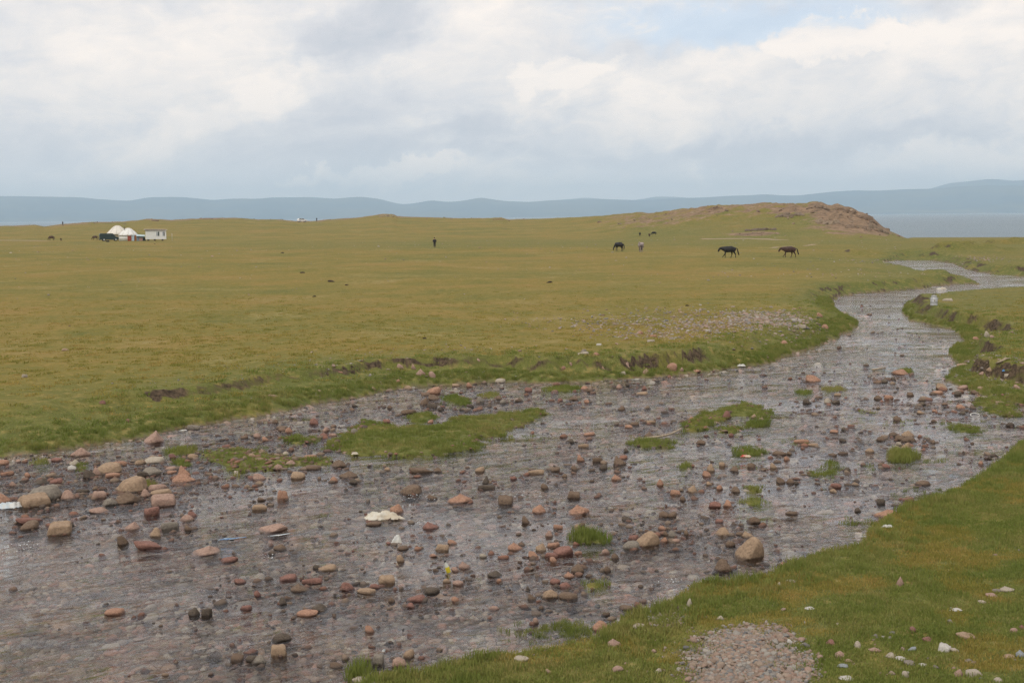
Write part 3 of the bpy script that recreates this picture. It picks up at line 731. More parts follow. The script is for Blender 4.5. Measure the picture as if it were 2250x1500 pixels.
# stones: photo centre x, centre y, width, height in photo pixels, colour, shape
ST = """179 993 40 20 pink wedge;237 1029 60 25 tan round;199 1043 27 18 dark angular;214 1037 18 18 pink angular;157 1028 20 12 white angular;125 1010 22 7 red slab;8 1016 22 11 orange round
125 1057 28 11 red slab;247 1044 30 10 orange slab;288 1065 66 37 tan round;280 1093 58 30 brown wedge;92 1086 78 36 grey round;78 1101 59 28 tan block;146 1088 38 21 pink angular;180 1079 30 7 dark slab
216 1088 30 16 pink block;240 1103 30 17 grey angular;318 1084 22 17 pink angular;345 1071 42 14 pink slab;356 1083 48 11 tan slab;360 1101 50 27 pink block;403 1052 48 18 orange angular;406 1036 30 24 orange wedge
332 1036 46 20 grey angular;313 1042 22 12 dark slab;340 1012 44 12 pale slab;307 1016 24 10 tan slab;335 1005 16 8 tan round;264 1018 28 10 orange slab;424 1003 22 10 tan slab;380 1002 16 9 red angular;219 1121 40 14 pink round
335 1123 32 20 red block;64 1156 40 18 brown round;64 1145 52 10 red slab;129 1163 52 27 tan block;154 1153 18 9 dark round;340 1170 32 21 tan angular;271 1188 22 21 brown angular;289 1156 38 18 pink wedge;372 1155 36 16 grey slab
409 1138 32 14 pink angular;423 1130 20 12 red angular;415 1160 18 13 brown angular;328 1199 60 15 red slab;29 1063 15 11 pink angular;61 1044 14 10 orange angular;88 1058 34 13 dark wedge;15 1040 26 8 orange slab;211 1072 14 8 brown angular
3 1097 42 22 orange round;337 962 46 27 pink wedge;427 939 26 10 grey slab;376 1029 24 7 pink slab;378 1037 24 7 orange slab;165 1017 22 12 pale angular;143 1155 20 6 brown slab;450 1212 62 19 pink wedge;503 1231 38 9 red slab
427 1345 24 18 dark angular;454 1345 22 19 dark block;253 1346 42 10 orange slab;528 1276 24 12 red round;541 1334 24 10 red slab;364 1481 16 8 tan round;554 1447 26 13 dark slab;40 1012 12 6 pink round;498 980 20 7 red slab
689 926 22 15 red round;952 859 31 14 orange round;953 873 26 12 brown angular;932 882 19 16 brown wedge;951 892 22 9 dark slab;895 851 21 8 tan round;895 905 38 9 brown slab;780 890 13 7 dark angular;857 894 13 8 brown round
1056 878 18 13 grey round;1035 892 14 8 dark angular;1014 899 10 7 dark round;970 898 15 8 dark angular;1105 882 15 10 grey round;1097 874 14 9 brown angular;1032 846 14 11 orange round;1002 846 19 6 tan slab;1100 837 23 9 pale slab
849 925 17 9 red slab;945 926 15 8 orange slab;780 947 17 12 grey round;635 945 17 12 orange round;605 926 13 9 brown round;620 939 26 7 brown slab;710 957 20 12 red round;715 944 15 10 pink round;566 957 17 10 pink angular;584 964 17 10 orange round
732 955 18 7 pink slab;742 1019 38 17 brown round;680 1004 31 8 orange slab;639 1016 20 10 pink angular;610 1026 20 13 pink angular;688 1027 36 11 brown slab;655 1045 30 16 tan round;766 1043 38 16 brown angular;776 1057 20 12 dark angular
732 1053 20 12 orange angular;570 1048 28 14 pink round;902 1076 50 24 brown round;1011 1095 54 23 orange wedge;1110 1100 34 21 brown block;1067 1055 15 17 dark wedge;851 1030 13 8 tan round;925 1035 50 9 brown slab;960 1032 24 11 brown round
622 1088 24 20 orange block;575 1096 18 9 brown angular;571 1115 30 13 tan slab;1054 1032 20 12 tan round;950 1091 24 13 brown wedge;872 1118 29 20 orange angular;1070 1071 36 8 dark slab;555 1000 18 9 tan round;614 991 14 10 grey round;628 996 13 9 pale round;570 1008 19 8 tan round
1161 856 19 9 red slab;1284 852 17 8 orange round;1296 857 15 9 brown round;1415 852 13 10 red wedge;1361 849 14 10 pink angular;1379 845 11 8 dark angular;1411 864 26 7 tan slab;1259 876 22 9 brown angular;1231 878 13 7 red round;1290 882 15 8 orange round
1365 897 17 10 brown wedge;1430 927 20 7 tan slab;1394 931 20 8 brown slab;1381 937 17 7 orange slab;1427 956 21 13 brown round;1540 971 22 11 brown angular;1596 911 17 16 red round;1517 920 15 10 orange wedge;1559 920 12 9 red wedge;1656 914 14 9 tan wedge;1607 955 11 8 red round
1256 969 13 9 dark round;1377 989 13 9 dark angular;1282 979 23 8 tan slab;1295 954 27 6 orange slab;1362 1012 29 21 brown wedge;1277 1007 18 15 orange angular;1312 1010 22 11 brown slab;1325 1026 18 12 dark round;1262 1028 15 10 brown round;1221 1031 22 10 brown slab
1180 1037 35 9 tan slab;1355 1049 23 14 orange wedge;1197 1069 18 13 brown round;1259 1088 29 16 brown block;1450 1060 18 16 orange wedge;1562 1028 18 17 tan angular;1554 1042 20 13 orange angular;1522 1075 20 16 tan round;1587 1020 13 11 tan block;1612 1030 27 13 brown angular
1652 1023 17 11 brown block;1559 1062 14 9 tan round;1581 1071 14 11 orange round;1614 1075 29 14 brown round;1486 1082 24 12 orange block;1500 1095 13 11 brown round;1570 1108 31 15 red round;1597 1106 25 15 orange round;1270 1120 50 24 orange wedge;1185 1119 29 19 orange angular;1128 1050 16 8 red slab;1240 1045 12 9 brown round
1787 832 31 16 orange round;1981 818 33 13 orange round;1942 837 16 9 dark round;1962 832 12 6 dark slab;2070 850 25 12 tan angular;2060 862 22 7 orange slab;2000 866 15 8 brown slab;1930 873 18 10 brown round;1951 873 21 9 orange slab;1774 882 19 11 dark round;1819 881 17 12 pale round
1837 883 18 8 dark slab;1840 867 15 6 tan slab;2024 906 18 8 tan round;2026 887 16 8 dark round;2026 878 16 6 brown slab;2111 894 19 9 orange round;2112 907 16 7 dark slab;2054 902 12 6 orange round;2052 924 12 6 brown round;1972 920 18 11 brown angular;1995 954 25 13 tan round;1975 962 21 12 brown round
1989 966 18 10 brown round;2003 965 19 11 brown round;1989 980 19 15 tan wedge;1975 975 12 8 pale slab;1936 964 19 10 brown round;1852 967 16 8 dark round;1911 989 20 9 tan round;1832 947 21 8 orange round;1855 942 12 7 dark round;1711 996 34 9 brown slab;1735 995 13 8 brown round;1729 1007 13 10 orange round
1860 1032 16 10 dark round;1947 1024 18 10 red round;1935 1019 15 8 brown slab;1837 1067 22 10 red slab;1832 1078 17 9 tan angular;1716 1056 20 13 brown round;1737 1057 20 12 brown round;1751 1060 11 8 dark round;2027 1062 30 9 brown slab;1936 1102 18 12 dark block;1995 1097 25 10 red slab;1885 1120 14 10 dark round
1739 1127 25 8 brown slab;1944 1129 47 18 orange round;1700 1024 15 13 tan round;2220 932 17 8 dark round;2185 1000 17 8 dark round;2175 1006 9 5 dark round;2155 1017 10 8 orange round;1760 970 31 7 orange slab;1786 977 23 7 tan slab;2050 970 10 7 brown round;2145 862 18 8 brown round;2105 864 14 9 dark block;2155 853 15 6 tan slab
598 1160 62 21 pink round;616 1202 28 13 brown round;821 1150 34 12 brown round;945 1155 36 18 red wedge;994 1191 22 10 orange round;970 1203 31 15 tan block;919 1204 17 10 orange round;949 1220 20 8 orange round;880 1228 18 16 tan angular;720 1248 42 13 tan slab;696 1245 17 11 dark angular
1020 1242 26 17 pink wedge;1000 1251 18 10 pink round;634 1269 40 12 red slab;688 1277 42 11 red slab;660 1292 42 20 brown wedge;765 1289 29 18 red angular;847 1274 38 19 tan block;822 1287 25 12 red angular;806 1299 40 12 tan slab;947 1298 36 15 dark slab;915 1315 42 15 red slab;861 1318 15 12 brown round
900 1329 26 12 red angular;1001 1317 18 12 orange round;704 1335 34 17 dark angular;675 1347 44 15 orange round;619 1321 20 16 dark angular;566 1305 16 13 red round;610 1431 36 26 tan block;616 1400 40 20 dark angular;568 1449 32 20 grey round;739 1461 28 14 brown angular;830 1450 26 23 grey block;875 1455 34 23 pink round
898 1437 22 18 tan round;812 1382 20 15 orange angular;1088 1261 31 15 dark angular;1097 1275 13 9 orange round;982 1275 18 10 tan round;797 1494 46 17 pale slab;1085 1335 24 10 pink round;1062 1220 17 10 pale round;1007 1281 24 10 pink slab;855 1193 14 6 red angular;1156 1142 18 18 brown round
1457 1130 24 15 brown round;1476 1131 21 13 brown round;1377 1139 22 11 dark angular;1580 1144 18 8 red block;1655 1142 27 16 brown angular;1207 1173 17 14 pink angular;1270 1160 17 15 tan round;1277 1152 16 9 brown slab;1227 1157 20 9 orange slab;1456 1159 18 10 orange round;1420 1186 56 35 tan round
1465 1172 14 12 brown angular;1478 1173 18 16 grey angular;1484 1188 23 9 pink slab;1458 1186 18 12 orange wedge;1392 1180 22 12 red slab;1386 1198 35 20 grey round;1586 1168 36 20 tan angular;1644 1174 30 14 tan wedge;1625 1172 18 9 brown round;1645 1207 62 50 tan round;1585 1243 42 28 brown round;1603 1195 24 12 brown slab
1189 1203 23 18 tan angular;1216 1197 26 12 orange block;1132 1201 34 18 orange wedge;1172 1219 22 16 orange angular;1240 1211 46 20 red slab;1212 1220 26 12 red slab;1271 1215 17 8 orange slab;1216 1230 18 13 orange angular;1270 1249 29 19 brown round;1335 1250 17 14 brown round;1252 1263 26 14 orange wedge
1220 1277 22 12 red round;1243 1286 25 14 red angular;1207 1305 35 21 tan round;1249 1310 41 17 brown slab;1169 1311 20 15 brown wedge;1161 1292 10 9 dark round;1352 1222 18 14 brown angular;1331 1211 18 12 pink angular;1177 1364 14 13 pink round;1320 1375 37 23 orange round;1398 1376 39 15 pale round
1350 1413 28 19 pink wedge;1146 1448 31 15 pale round;1206 1475 16 11 tan round;1355 1470 25 16 pink round;1446 1474 14 12 pale round;1514 1325 12 18 pale wedge;1434 1360 20 10 grey angular;1582 1357 17 11 pale wedge;1551 1355 14 5 pale slab;1377 1336 32 9 brown slab;1508 1170 10 12 brown round
1724 1240 19 12 orange angular;1739 1276 25 9 pale wedge;1711 1283 10 9 pale wedge;1779 1336 20 8 white round;1976 1279 16 21 pink wedge;2212 1295 28 13 pale wedge;2189 1298 18 7 grey slab;2179 1308 24 11 pink round;2157 1322 17 7 pale slab;2099 1340 25 8 white round;2006 1384 16 12 red angular;2039 1405 21 12 red angular
2127 1401 50 12 tan slab;1824 1411 24 14 red angular;1884 1417 14 15 pale round;1737 1410 15 12 white round;1842 1371 10 7 pale round;2074 1425 25 18 white block;2097 1428 18 9 pale round;2004 1426 17 9 blue slab;1922 1427 28 12 pink wedge;1956 1440 22 14 pale round;1981 1447 23 11 white round;1845 1439 19 16 pink round
1851 1462 24 10 blue round;1865 1451 18 9 tan round;2140 1479 33 16 pale block;2105 1479 18 15 pink wedge;2216 1442 26 11 tan round;2243 1440 20 15 blue wedge;1989 1482 14 13 pale round;1860 1489 33 13 white wedge;2228 1385 16 11 pink round;2246 1378 14 10 red wedge;2126 1451 19 9 grey wedge;2000 1457 26 12 grey angular;2027 1461 18 8 white slab;2055 1465 14 9 grey angular;2192 1495 18 13 pale round
1281 777 28 6 pale slab;1311 778 14 8 orange round;1282 771 13 7 grey round;1316 757 12 5 white slab;1375 803 24 16 pink angular;1476 807 22 17 orange round;1420 817 15 12 tan angular;1367 820 18 9 pale wedge;1529 815 22 7 orange round;1498 812 9 9 pink wedge;1721 753 20 10 orange round;1812 719 15 11 orange round;1801 692 12 9 orange round;1760 717 20 7 pale slab;1237 808 12 7 orange round;1254 801 9 9 pink round;1326 810 9 10 tan round;1408 731 11 7 orange round;1435 738 16 5 orange slab;1430 749 18 6 pale slab
880 806 16 12 pink angular;925 819 20 16 pink wedge;909 806 10 12 pink wedge;950 824 15 14 pink angular;1052 792 9 9 pink round;747 818 14 5 orange slab;874 837 10 7 orange round;821 854 10 7 tan round;704 860 12 7 tan round;600 870 20 6 tan slab;2082 659 20 6 pale slab;2145 745 14 8 orange round;2169 735 11 12 pale angular;2180 740 10 7 pink round;2176 812 17 10 tan wedge;2160 822 19 9 pink wedge;2115 802 24 7 tan slab;2215 825 16 7 pale slab;2115 851 20 8 pink round;2130 795 26 7 brown slab;2235 851 15 10 pink round;2197 885 20 6 pink slab;144 768 15 6 tan round;54 826 12 7 pale slab;225 884 13 8 red round;283 924 11 8 red round"""
STL = []
for q in ST.replace('\n', ';').split(';'):
    a = q.split(); STL.append((float(a[0]), float(a[1]), float(a[2]), float(a[3]), a[4], a[5]))
LM = [  # things one can find in the photo, for telling the stones apart
 (845,1137,'the white rag'),(870,1187,'the torn white plastic'),(985,1247,'the yellow bottle'),(20,1110,'the plastic bag at the left edge'),(495,1184,'the blue plastic'),
 (402,944,'the white scrap by the left bank'),(1440,962,'the curved driftwood branch'),(1638,1001,'the red wrapper'),(2052,660,'the milk can'),(1625,801,'the white bag'),
 (930,960,'the big grass island'),(590,1015,'the stony grass islet'),(1610,910,'the long right-hand grass islet'),(1300,1182,'the lone grass tuft in midstream'),(1983,1003,'the round grass tuft'),
 (2190,895,'the grass islet by the right bank'),(1620,1440,'the gravel patch'),(1645,1207,'the huge boulder at the near bank'),(1420,1186,'the pale midstream boulder'),(288,1065,'the tallest left-hand boulder'),
 (780,1480,'the grass clump at the bottom edge'),(1540,1300,'the grassy bank corner'),(1240,854,'the thin grass strip'),(1000,880,'the far grass patches'),(2206,812,'the blue scrap'),(92,1086,'the grey boulder at the left'),
 (2214,1400,'the lower right corner'),(1305,1287,'the drowned grass'),(1944,1129,'the orange boulder by the near bank'),(1362,1012,'the brown pyramid stone'),(780,998,'the white foam lump'),(1690,700,'the far gravel bar'),(2120,944,'the sparse reed patch'),(1660,1105,'the pair of small tufts'),(610,1431,'the two-tone stone near the bottom')]
SHW = {'round': 'roundish', 'angular': 'jagged', 'slab': 'flat', 'wedge': 'pointed', 'block': 'blocky'}
CLW = {'tan': 'tan', 'grey': 'grey', 'pink': 'pinkish', 'orange': 'orange', 'red': 'dark red', 'brown': 'brown', 'dark': 'blackish', 'pale': 'cream', 'white': 'white', 'blue': 'bluish grey'}
used = set()
def stone_label(px, py, wd, colr, kind, noun, place):
    size = 'large' if wd > 44 else 'medium' if wd > 26 else 'small' if wd > 15 else 'tiny'
    order = sorted(LM, key=lambda l: math.hypot((px-l[0]), (py-l[1])*1.8))
    order = [l for l in order if math.hypot(px-l[0], py-l[1]) > 6]
    def rel(l):
        dx, dy = px-l[0], (py-l[1])*1.8
        h = 'left of' if dx < 0 else 'right of'; v = 'behind' if dy < 0 else 'in front of'
        if abs(dx) > 2.2*abs(dy): return h
        if abs(dy) > 2.2*abs(dx): return v
        return ('behind and ' if dy < 0 else 'in front and ')+h
    head = '%s %s %s %s' % (size, SHW[kind], CLW[colr], noun)
    cands = []
    for k in range(3):
        l = order[k]; cands.append('%s %s %s %s' % (head, place, rel(l), l[2]))
    for k in range(3):
        l = order[k]; far = 'just' if math.hypot(px-l[0], py-l[1]) < 75 else 'well'
        cands.append('%s %s %s %s' % (head, far, rel(l), l[2]))
    for k in range(3):
        l = order[k]; cands.append('%s %s, nearest %s %s' % (head, place, rel(l), l[2]))
    for k in range(3, 7):
        cands.append('%s %s between it and %s' % (head, place, order[k][2]))
    for c in cands:
        if c not in used and len(c.split()) <= 16:
            used.add(c); return c
    for suf in ('the paler one', 'the darker one', 'the flatter one', 'the taller one'):
        for c in cands:
            c2 = c+', '+suf
            if c2 not in used and len(c2.split()) <= 16: used.add(c2); return c2
    return cands[0]
arr = np.array([(s[0], s[1], s[2], s[3]) for s in STL])
hp = hit(arr[:, 0], arr[:, 1]+arr[:, 3]*0.42)
dW = seg_info(hp[:, 0], hp[:, 1], P)[0]
STW = []; REST = []
BIG = set(np.argsort(-(arr[:, 2]*arr[:, 3]))[:300])
for n_, (s, h_) in enumerate(zip(STL, hp)):
    px, py, wp, hpx, colr, kind = s
    dist = math.sqrt(h_[0]**2+h_[1]**2+(CAMZ-h_[2])**2); k = dist/F
    th = math.asin((CAMZ-h_[2])/dist)
    wd = wp*k*1.06; dep = wd*(0.78 if kind != 'slab' else .62)
    vis = hpx*k*1.06
    ht = max((vis-dep*math.sin(th)*.8)/math.cos(th), wd*.20)
    inw = h_[2] <= ZW+0.03
    bury = ht*(0.85 if inw else .5)
    sub = 4 if wp > 44 else 3 if wp > 19 else 2
    shp = 'angular' if (kind == 'round' and wp < 44 and n_ % 3) else kind
    q = (n_*7+3) % (2 if sub == 4 else 4)
    o = bpy.data.objects.new('boulder' if wp > 44 else 'stone', stone_mesh(sub, shp, q, colr))
    if n_ in BIG: C.objects.link(o)
    full = ht+bury
    yaw = rng.uniform(-.35, .35)+(math.pi if n_ % 2 else 0)
    rx = rng.uniform(-.16, .16)
    dirv = np.array([h_[0], h_[1]])/math.hypot(h_[0], h_[1])
    c = h_[:2]+dirv*dep*.45
    o.location = (c[0], c[1], h_[2]-bury+full/2); o.scale = (wd/2, dep/2, full/2)
    o.rotation_euler = (rx, rng.uniform(-.13, .13), yaw - math.atan2(h_[0], h_[1]))
    STW.append((c[0], c[1], wd*.6))
    if n_ not in BIG: REST.append(o); continue
    noun = 'boulder' if wp > 44 else 'stone'
    if dW[n_] > .35 and h_[2] > ZW+.06: place = 'on the grass'
    elif h_[2] > ZW+0.03: place = 'on a grassy edge'
    else: place = 'in the stream'
    tag(o, stone_label(px, py, wp, colr, kind, noun, place), 'boulder' if wp > 44 else 'stone',
        'boulders standing in the stream' if wp > 44 else ('stones lying on the grassy banks' if place != 'in the stream' else 'stones poking out of the stream'))
STW = np.array(STW)
VV = []; FF = []; MI = []; off_ = 0; keys = list(SM)
for o in REST:
    me = o.data; v = np.empty(len(me.vertices)*3, np.float32); me.vertices.foreach_get('co', v); v = v.reshape(-1, 3)
    f = np.empty(len(me.loops), np.int32); me.loops.foreach_get('vertex_index', f); f = f.reshape(-1, 3)
    mw_ = np.array(Matrix.LocRotScale(o.location, o.rotation_euler, o.scale)); v = v@mw_[:3, :3].T+mw_[:3, 3]
    VV.append(v); FF.append(f+off_); MI.append(np.full(len(f), keys.index(next(k for k in keys if SM[k] == me.materials[0])))); off_ += len(v); bpy.data.objects.remove(o)
ro = mesh_np('lesser_stream_stones', np.vstack(VV), np.vstack(FF).astype(np.int32)); tag(ro, kind='stuff')
for k in keys: ro.data.materials.append(SM[k])
ro.data.polygons.foreach_set('material_index', np.concatenate(MI).astype(np.int32))

# ------------------------------------------------------------------ small stones and pebbles (too many to count)
src_p = []
for q in range(7):
    V_, F_ = stone_shape(3000+q*7, ('round', 'angular', 'slab', 'round', 'block', 'wedge', 'angular')[q], 2 if q < 5 else 1)
    for mname, mt, lst in (('river_pebble', PEBM, src_p),):
        o = mesh_np(mname, V_, F_.astype(np.int32), mt, smooth=False, link=False); lst.append(o)
def with_mat(lst, m, nm):
    out = []
    for o in lst:
        d = o.data.copy(); d.materials.clear(); d.materials.append(m); out.append(bpy.data.objects.new(nm, d))
    return out
src_e = with_mat(src_p, EXPM, 'small_stone'); src_g = with_mat(src_p, GRVM, 'gravel_stone')
def sample_px(n, x0, x1, y0, y1, z=ZW):
    """random ground points, even over the ground rather than the picture"""
    pts = on_plane(np.array([x0, x1, x1, x0]), np.array([y0, y0, y1, y1]), z)
    mn, mx_ = pts.min(0), pts.max(0)
    q = rng.uniform(mn, mx_, (n, 2)); return q
def in_view(q, m=0.46):
    return (np.abs(q[:, 0]) < q[:, 1]*m+1.5) & (q[:, 1] > 13)
def rots(n, tilt=.3):
    return np.stack([rng.uniform(-tilt, tilt, n), rng.uniform(-tilt, tilt, n), rng.uniform(0, 6.28, n)], -1)
# drowned bed pebbles
q = np.stack([rng.uniform(-26, 22, 150000), 13+72*rng.uniform(0, 1, 150000)**1.5], -1)
q = q[in_view(q, .47)]
z, d, dd, il, _ = ground(q[:, 0], q[:, 1], True)
keep = (z < ZW-.02) & (rng.uniform(0, 1, len(q)) < np.clip(26/q[:, 1], .15, 1)**.8)
q = q[keep]; z = z[keep]; n = len(q)
s = np.clip(rng.lognormal(-3.15, .50, n), .015, .19)*np.clip(q[:, 1]/25, 1, 1.6)
dep = ZW-z
hz = np.minimum(s*rng.uniform(.35, .7, n), dep*1.02)
scatter('riverbed_pebbles', np.c_[q, z+hz*.15], np.c_[s, s*rng.uniform(.6, 1, n), hz], rots(n, .15), src_p)
# small stones that break the surface, thicker on the shoals
q = np.stack([rng.uniform(-26, 34, 120000), 14+86*rng.uniform(0, 1, 120000)**1.25], -1); q = q[in_view(q, .47)]
z, d, dd, il, _ = ground(q[:, 0], q[:, 1], True)
cl = fbm(q[:, 0]*.33, q[:, 1]*.25, 4, 310)
pr = np.clip(.16+1.0*cl, .02, 1)
# the shoal zone runs across midstream; the near left pool is mostly drowned
pool = ss(-q[:, 0]*.8 + (24-q[:, 1]), -1, 9)
pr = pr*(1-.85*pool)
far_ = ss(q[:, 1], 45, 62); pr = pr*(1-.55*far_)
pr = pr*np.where(q[:, 1] > 60, .5, 1)
keep = (z < ZW-.01) & (rng.uniform(0, 1, len(q)) < pr*.40)
q = q[keep]; n = len(q)
sat = np.vstack([STW[rng.randint(0, len(STW), 4200), :2] + rng.normal(0, 1, (4200, 2))*[.42, .55]]); sat = np.vstack([sat, on_plane(270, 1075, ZW)+rng.normal(0, 1, (700, 2))*[1.7, 1.7], on_plane(330, 1030, ZW)+rng.normal(0, 1, (300, 2))*[1.6, 1.6], on_plane(640, 975, ZW)+rng.normal(0, 1, (260, 2))*[1.5, 1.3], on_plane(1440, 1180, ZW)+rng.normal(0, 1, (160, 2))*[.5, .5]])
sat = sat[ground(sat[:, 0], sat[:, 1]) < ZW-.005]
q = np.vstack([q, sat]); n = len(q)
s = np.clip(rng.lognormal(-3.15, .50, n), .02, .12)*np.clip(q[:, 1]/28, 1, 1.6)
hz = s*rng.uniform(.4, .8, n)
scatter('small_stream_stones', np.c_[q, np.full(n, ZW-.004)+hz*rng.uniform(-.85, .05, n)], np.c_[s, s*rng.uniform(.55, .95, n), hz], rots(n), src_e)
# stones strewn over islets, banks, gravel bars and turf
def ground_scatter(name, q, s, src, sink=.25, flat=.6):
    z = ground(q[:, 0], q[:, 1]); n = len(q); hz = s*rng.uniform(flat*.6, flat*1.2, n)
    return scatter(name, np.c_[q, z+hz*(1-2*sink)*.6], np.c_[s, s*rng.uniform(.6, 1, n), hz], rots(n, .4), src)
def poly_pts(poly, n, z=-.35, jitter=0.0):
    pp = np.array([on_plane(px, py, z) for px, py in poly]); mn, mx_ = pp.min(0), pp.max(0)
    q = rng.uniform(mn, mx_, (n, 2)); dd = seg_info(q[:, 0], q[:, 1], pp)[0] + .35*fbm(q[:, 0]*1.7, q[:, 1]*1.7, 3, 320)
    return q, dd
GRAV = [(1505,1425),(1545,1388),(1600,1378),(1660,1372),(1700,1385),(1745,1408),(1760,1440),(1770,1480),(1775,1530),(1520,1530),(1540,1480),(1515,1450)]
gp = hit(1620, 1440)[0]
q, dq = poly_pts([(x+(x-1640)*.35, y+(y-1450)*.25) for x, y in GRAV], 40000, gp[2]); dq = dq+.35
dq = seg_info(q[:, 0], q[:, 1], np.array([on_plane(px, py, gp[2]) for px, py in GRAV]))[0]+.5*fbm(q[:, 0]*1.5, q[:, 1]*1.5, 4, 325)
k_ = rng.uniform(0, 1, len(q)) < np.where(dq < -.45, 1.0, np.clip(.50-dq*1.5, 0, 1)**2.0)
q = q[k_][:14000]; s = np.clip(rng.lognormal(-4.2, .52, len(q)), .008, .06)
ground_scatter('gravel', q, s, src_g, .1)
z_, = [0]
q, dq = poly_pts([(1440,1340),(1500,1325),(1515,1345),(1490,1372),(1430,1372)], 4000, gp[2]); q = q[dq < 0.05][:700]
ground_scatter('gravel', q, np.clip(rng.lognormal(-4.0, .35, len(q)), .01, .04), src_g, .1)
# loose pebbles in the turf of the near bank, denser towards the lower right
q = np.stack([rng.uniform(-4, 12, 16000), rng.uniform(14, 30, 16000)], -1)
z, d, dd, il, _ = ground(q[:, 0], q[:, 1], True)
pb = on_plane(1720, 1480, gp[2])
w_ = np.exp(-((q[:, 0]-pb[0]-1)/2.6)**2-((q[:, 1]-pb[1])/1.6)**2)*.20 + .012+.05*np.clip(fbm(q[:, 0]*.8, q[:, 1]*.8, 3, 330), 0, 1)*ss(q[:, 1], 20, 16)
k_ = (d > .3) & (rng.uniform(0, 1, len(q)) < w_*.8); q = q[k_]
ground_scatter('turf_pebbles', q, np.clip(rng.lognormal(-3.75, .45, len(q)), .012, .06), src_g, .2)
# left bank: stony bars, scarp foot, scattered pebbles over the meadow
q = []; sz = []
for c, sx, sy, nn, s0 in [(on_plane(1700, 702, 0), 2.2, 5.0, 1700, .085), (on_plane(1580, 715, 0), 3.2, 4.2, 900, .08), (on_plane(1350, 710, 0), 4.2, 4.5, 420, .075), (on_plane(1460, 735, 0), 3.0, 3.0, 380, .075), (on_plane(1500, 690, 0), 4.0, 6.0, 320, .08), (on_plane(1000, 800, 0), 7, 2.0, 420, .045), (on_plane(1230, 800, 0), 4, 1.2, 160, .05), (on_plane(980, 770, 0), 4, 2.2, 90, .05), (on_plane(2060, 568, 0), 7, 9, 500, .12),
                           (on_plane(2180, 830, -.6), 2.6, 3.6, 420, .07), (on_plane(2150, 742, -.3), 2.0, 2.0, 90, .07), (on_plane(1720, 775, -.4), 2.0, 2.5, 120, .06), (on_plane(700, 860, -.4), 6.0, 1.5, 120, .035), (on_plane(1900, 600, 0), 14, 12, 180, .10)]:
    g_ = rng.normal(0, 1, (nn, 2))*[sx*.62, sy*.62]+c
    q.append(g_); sz.append(np.clip(rng.lognormal(math.log(s0), .45, nn), .02, .22))
q = np.vstack(q); sz = np.concatenate(sz)
z, d, dd, il, _ = ground(q[:, 0], q[:, 1], True); k_ = (d > .15) & (q[:, 1] > 20)
ground_scatter('bank_stones', q[k_], sz[k_]*.62, src_g, .25, .5)
# stones on the two stony islets
q, dq = poly_pts([(540,985),(570,955),(640,965),(730,955),(720,1030),(560,1055),(450,1010)], 3200, ZW)
k_ = (rng.uniform(0, 1, len(q)) < .22) & (dq < .3); ground_scatter('islet_stones', q[k_], np.clip(rng.lognormal(-3.1, .4, k_.sum()), .02, .10), src_e, .2)
for k_i, nn in ((0, 260), (1, 200), (5, 200), (7, 40), (8, 60), (9, 50), (14, 120), (13, 40)):
    pl_ = ISLP[k_i][0]; q = rng.uniform(pl_.min(0)-.4, pl_.max(0)+.4, (nn*3, 2)); dq = seg_info(q[:, 0], q[:, 1], pl_)[0]
    q = q[(np.abs(dq) < .5)][:nn]; ground_scatter('islet_stones', q, np.clip(rng.lognormal(-3.1, .45, len(q)), .02, .10), src_e, .2)
# pale flecks and small stones across the far meadow
q = np.stack([rng.uniform(-200, 200, 26000), 45+255*rng.uniform(0, 1, 26000)**.8], -1); q = q[np.abs(q[:, 0]) < q[:, 1]*.45]
z, d, dd, il, _ = ground(q[:, 0], q[:, 1], True)
k_ = (d > 2) & (rng.uniform(0, 1, len(q)) < .06+.16*np.clip(fbm(q[:, 0]/18, q[:, 1]/18, 3, 340), 0, 1)); q = q[k_]
ground_scatter('meadow_stones', q, np.clip(rng.lognormal(-2.75, .45, len(q)), .03, .24)*np.clip(q[:, 1]/130, .35, 1.2), src_g, .3, .5)
# rubble on the rocky hill and along the ridge
q = np.stack([rng.uniform(-420, 150, 32000), rng.uniform(270, 640, 32000)], -1)
pxq = az_px(q[:, 0], q[:, 1]); k_ = (pxq > -50) & (pxq < 1990)
q = q[k_]; pxq = pxq[k_]; rq = np.hypot(q[:, 0], q[:, 1])
wq = 0*pxq
for (pc, rc_, sp, sr, am) in [(1860, 345, 80, 40, 1.0), (1740, 370, 60, 28, .8), (1800, 372, 36, 20, .9), (1560, 385, 140, 22, .35), (1665, 300, 55, 7, 1.0), (1920, 350, 40, 40, 1.0), (1450, 420, 120, 35, .3)]:
    wq = np.maximum(wq, am*np.exp(-(((pxq-pc)/sp)**2+((rq-rc_)/sr)**2)))
wq = np.maximum(wq, .06*ss(rq, 540, 620)*(pxq < 1250))
k_ = rng.uniform(0, 1, len(q)) < wq*np.clip(.4+fbm(q[:, 0]/12, q[:, 1]/12, 3, 350), 0, 1); q = q[k_]
HILLM = stone_mat('hill_rock_mix', [(.27, .18, .115), (.18, .12, .08), (.33, .23, .15), (.13, .095, .07), (.37, .28, .19)], rnd=True)
src_h = with_mat(src_p, HILLM, 'hill_stone')
ground_scatter('hill_rubble', q, np.clip(rng.lognormal(-1.15, .5, len(q)), .12, .9), src_h, .38, .5)

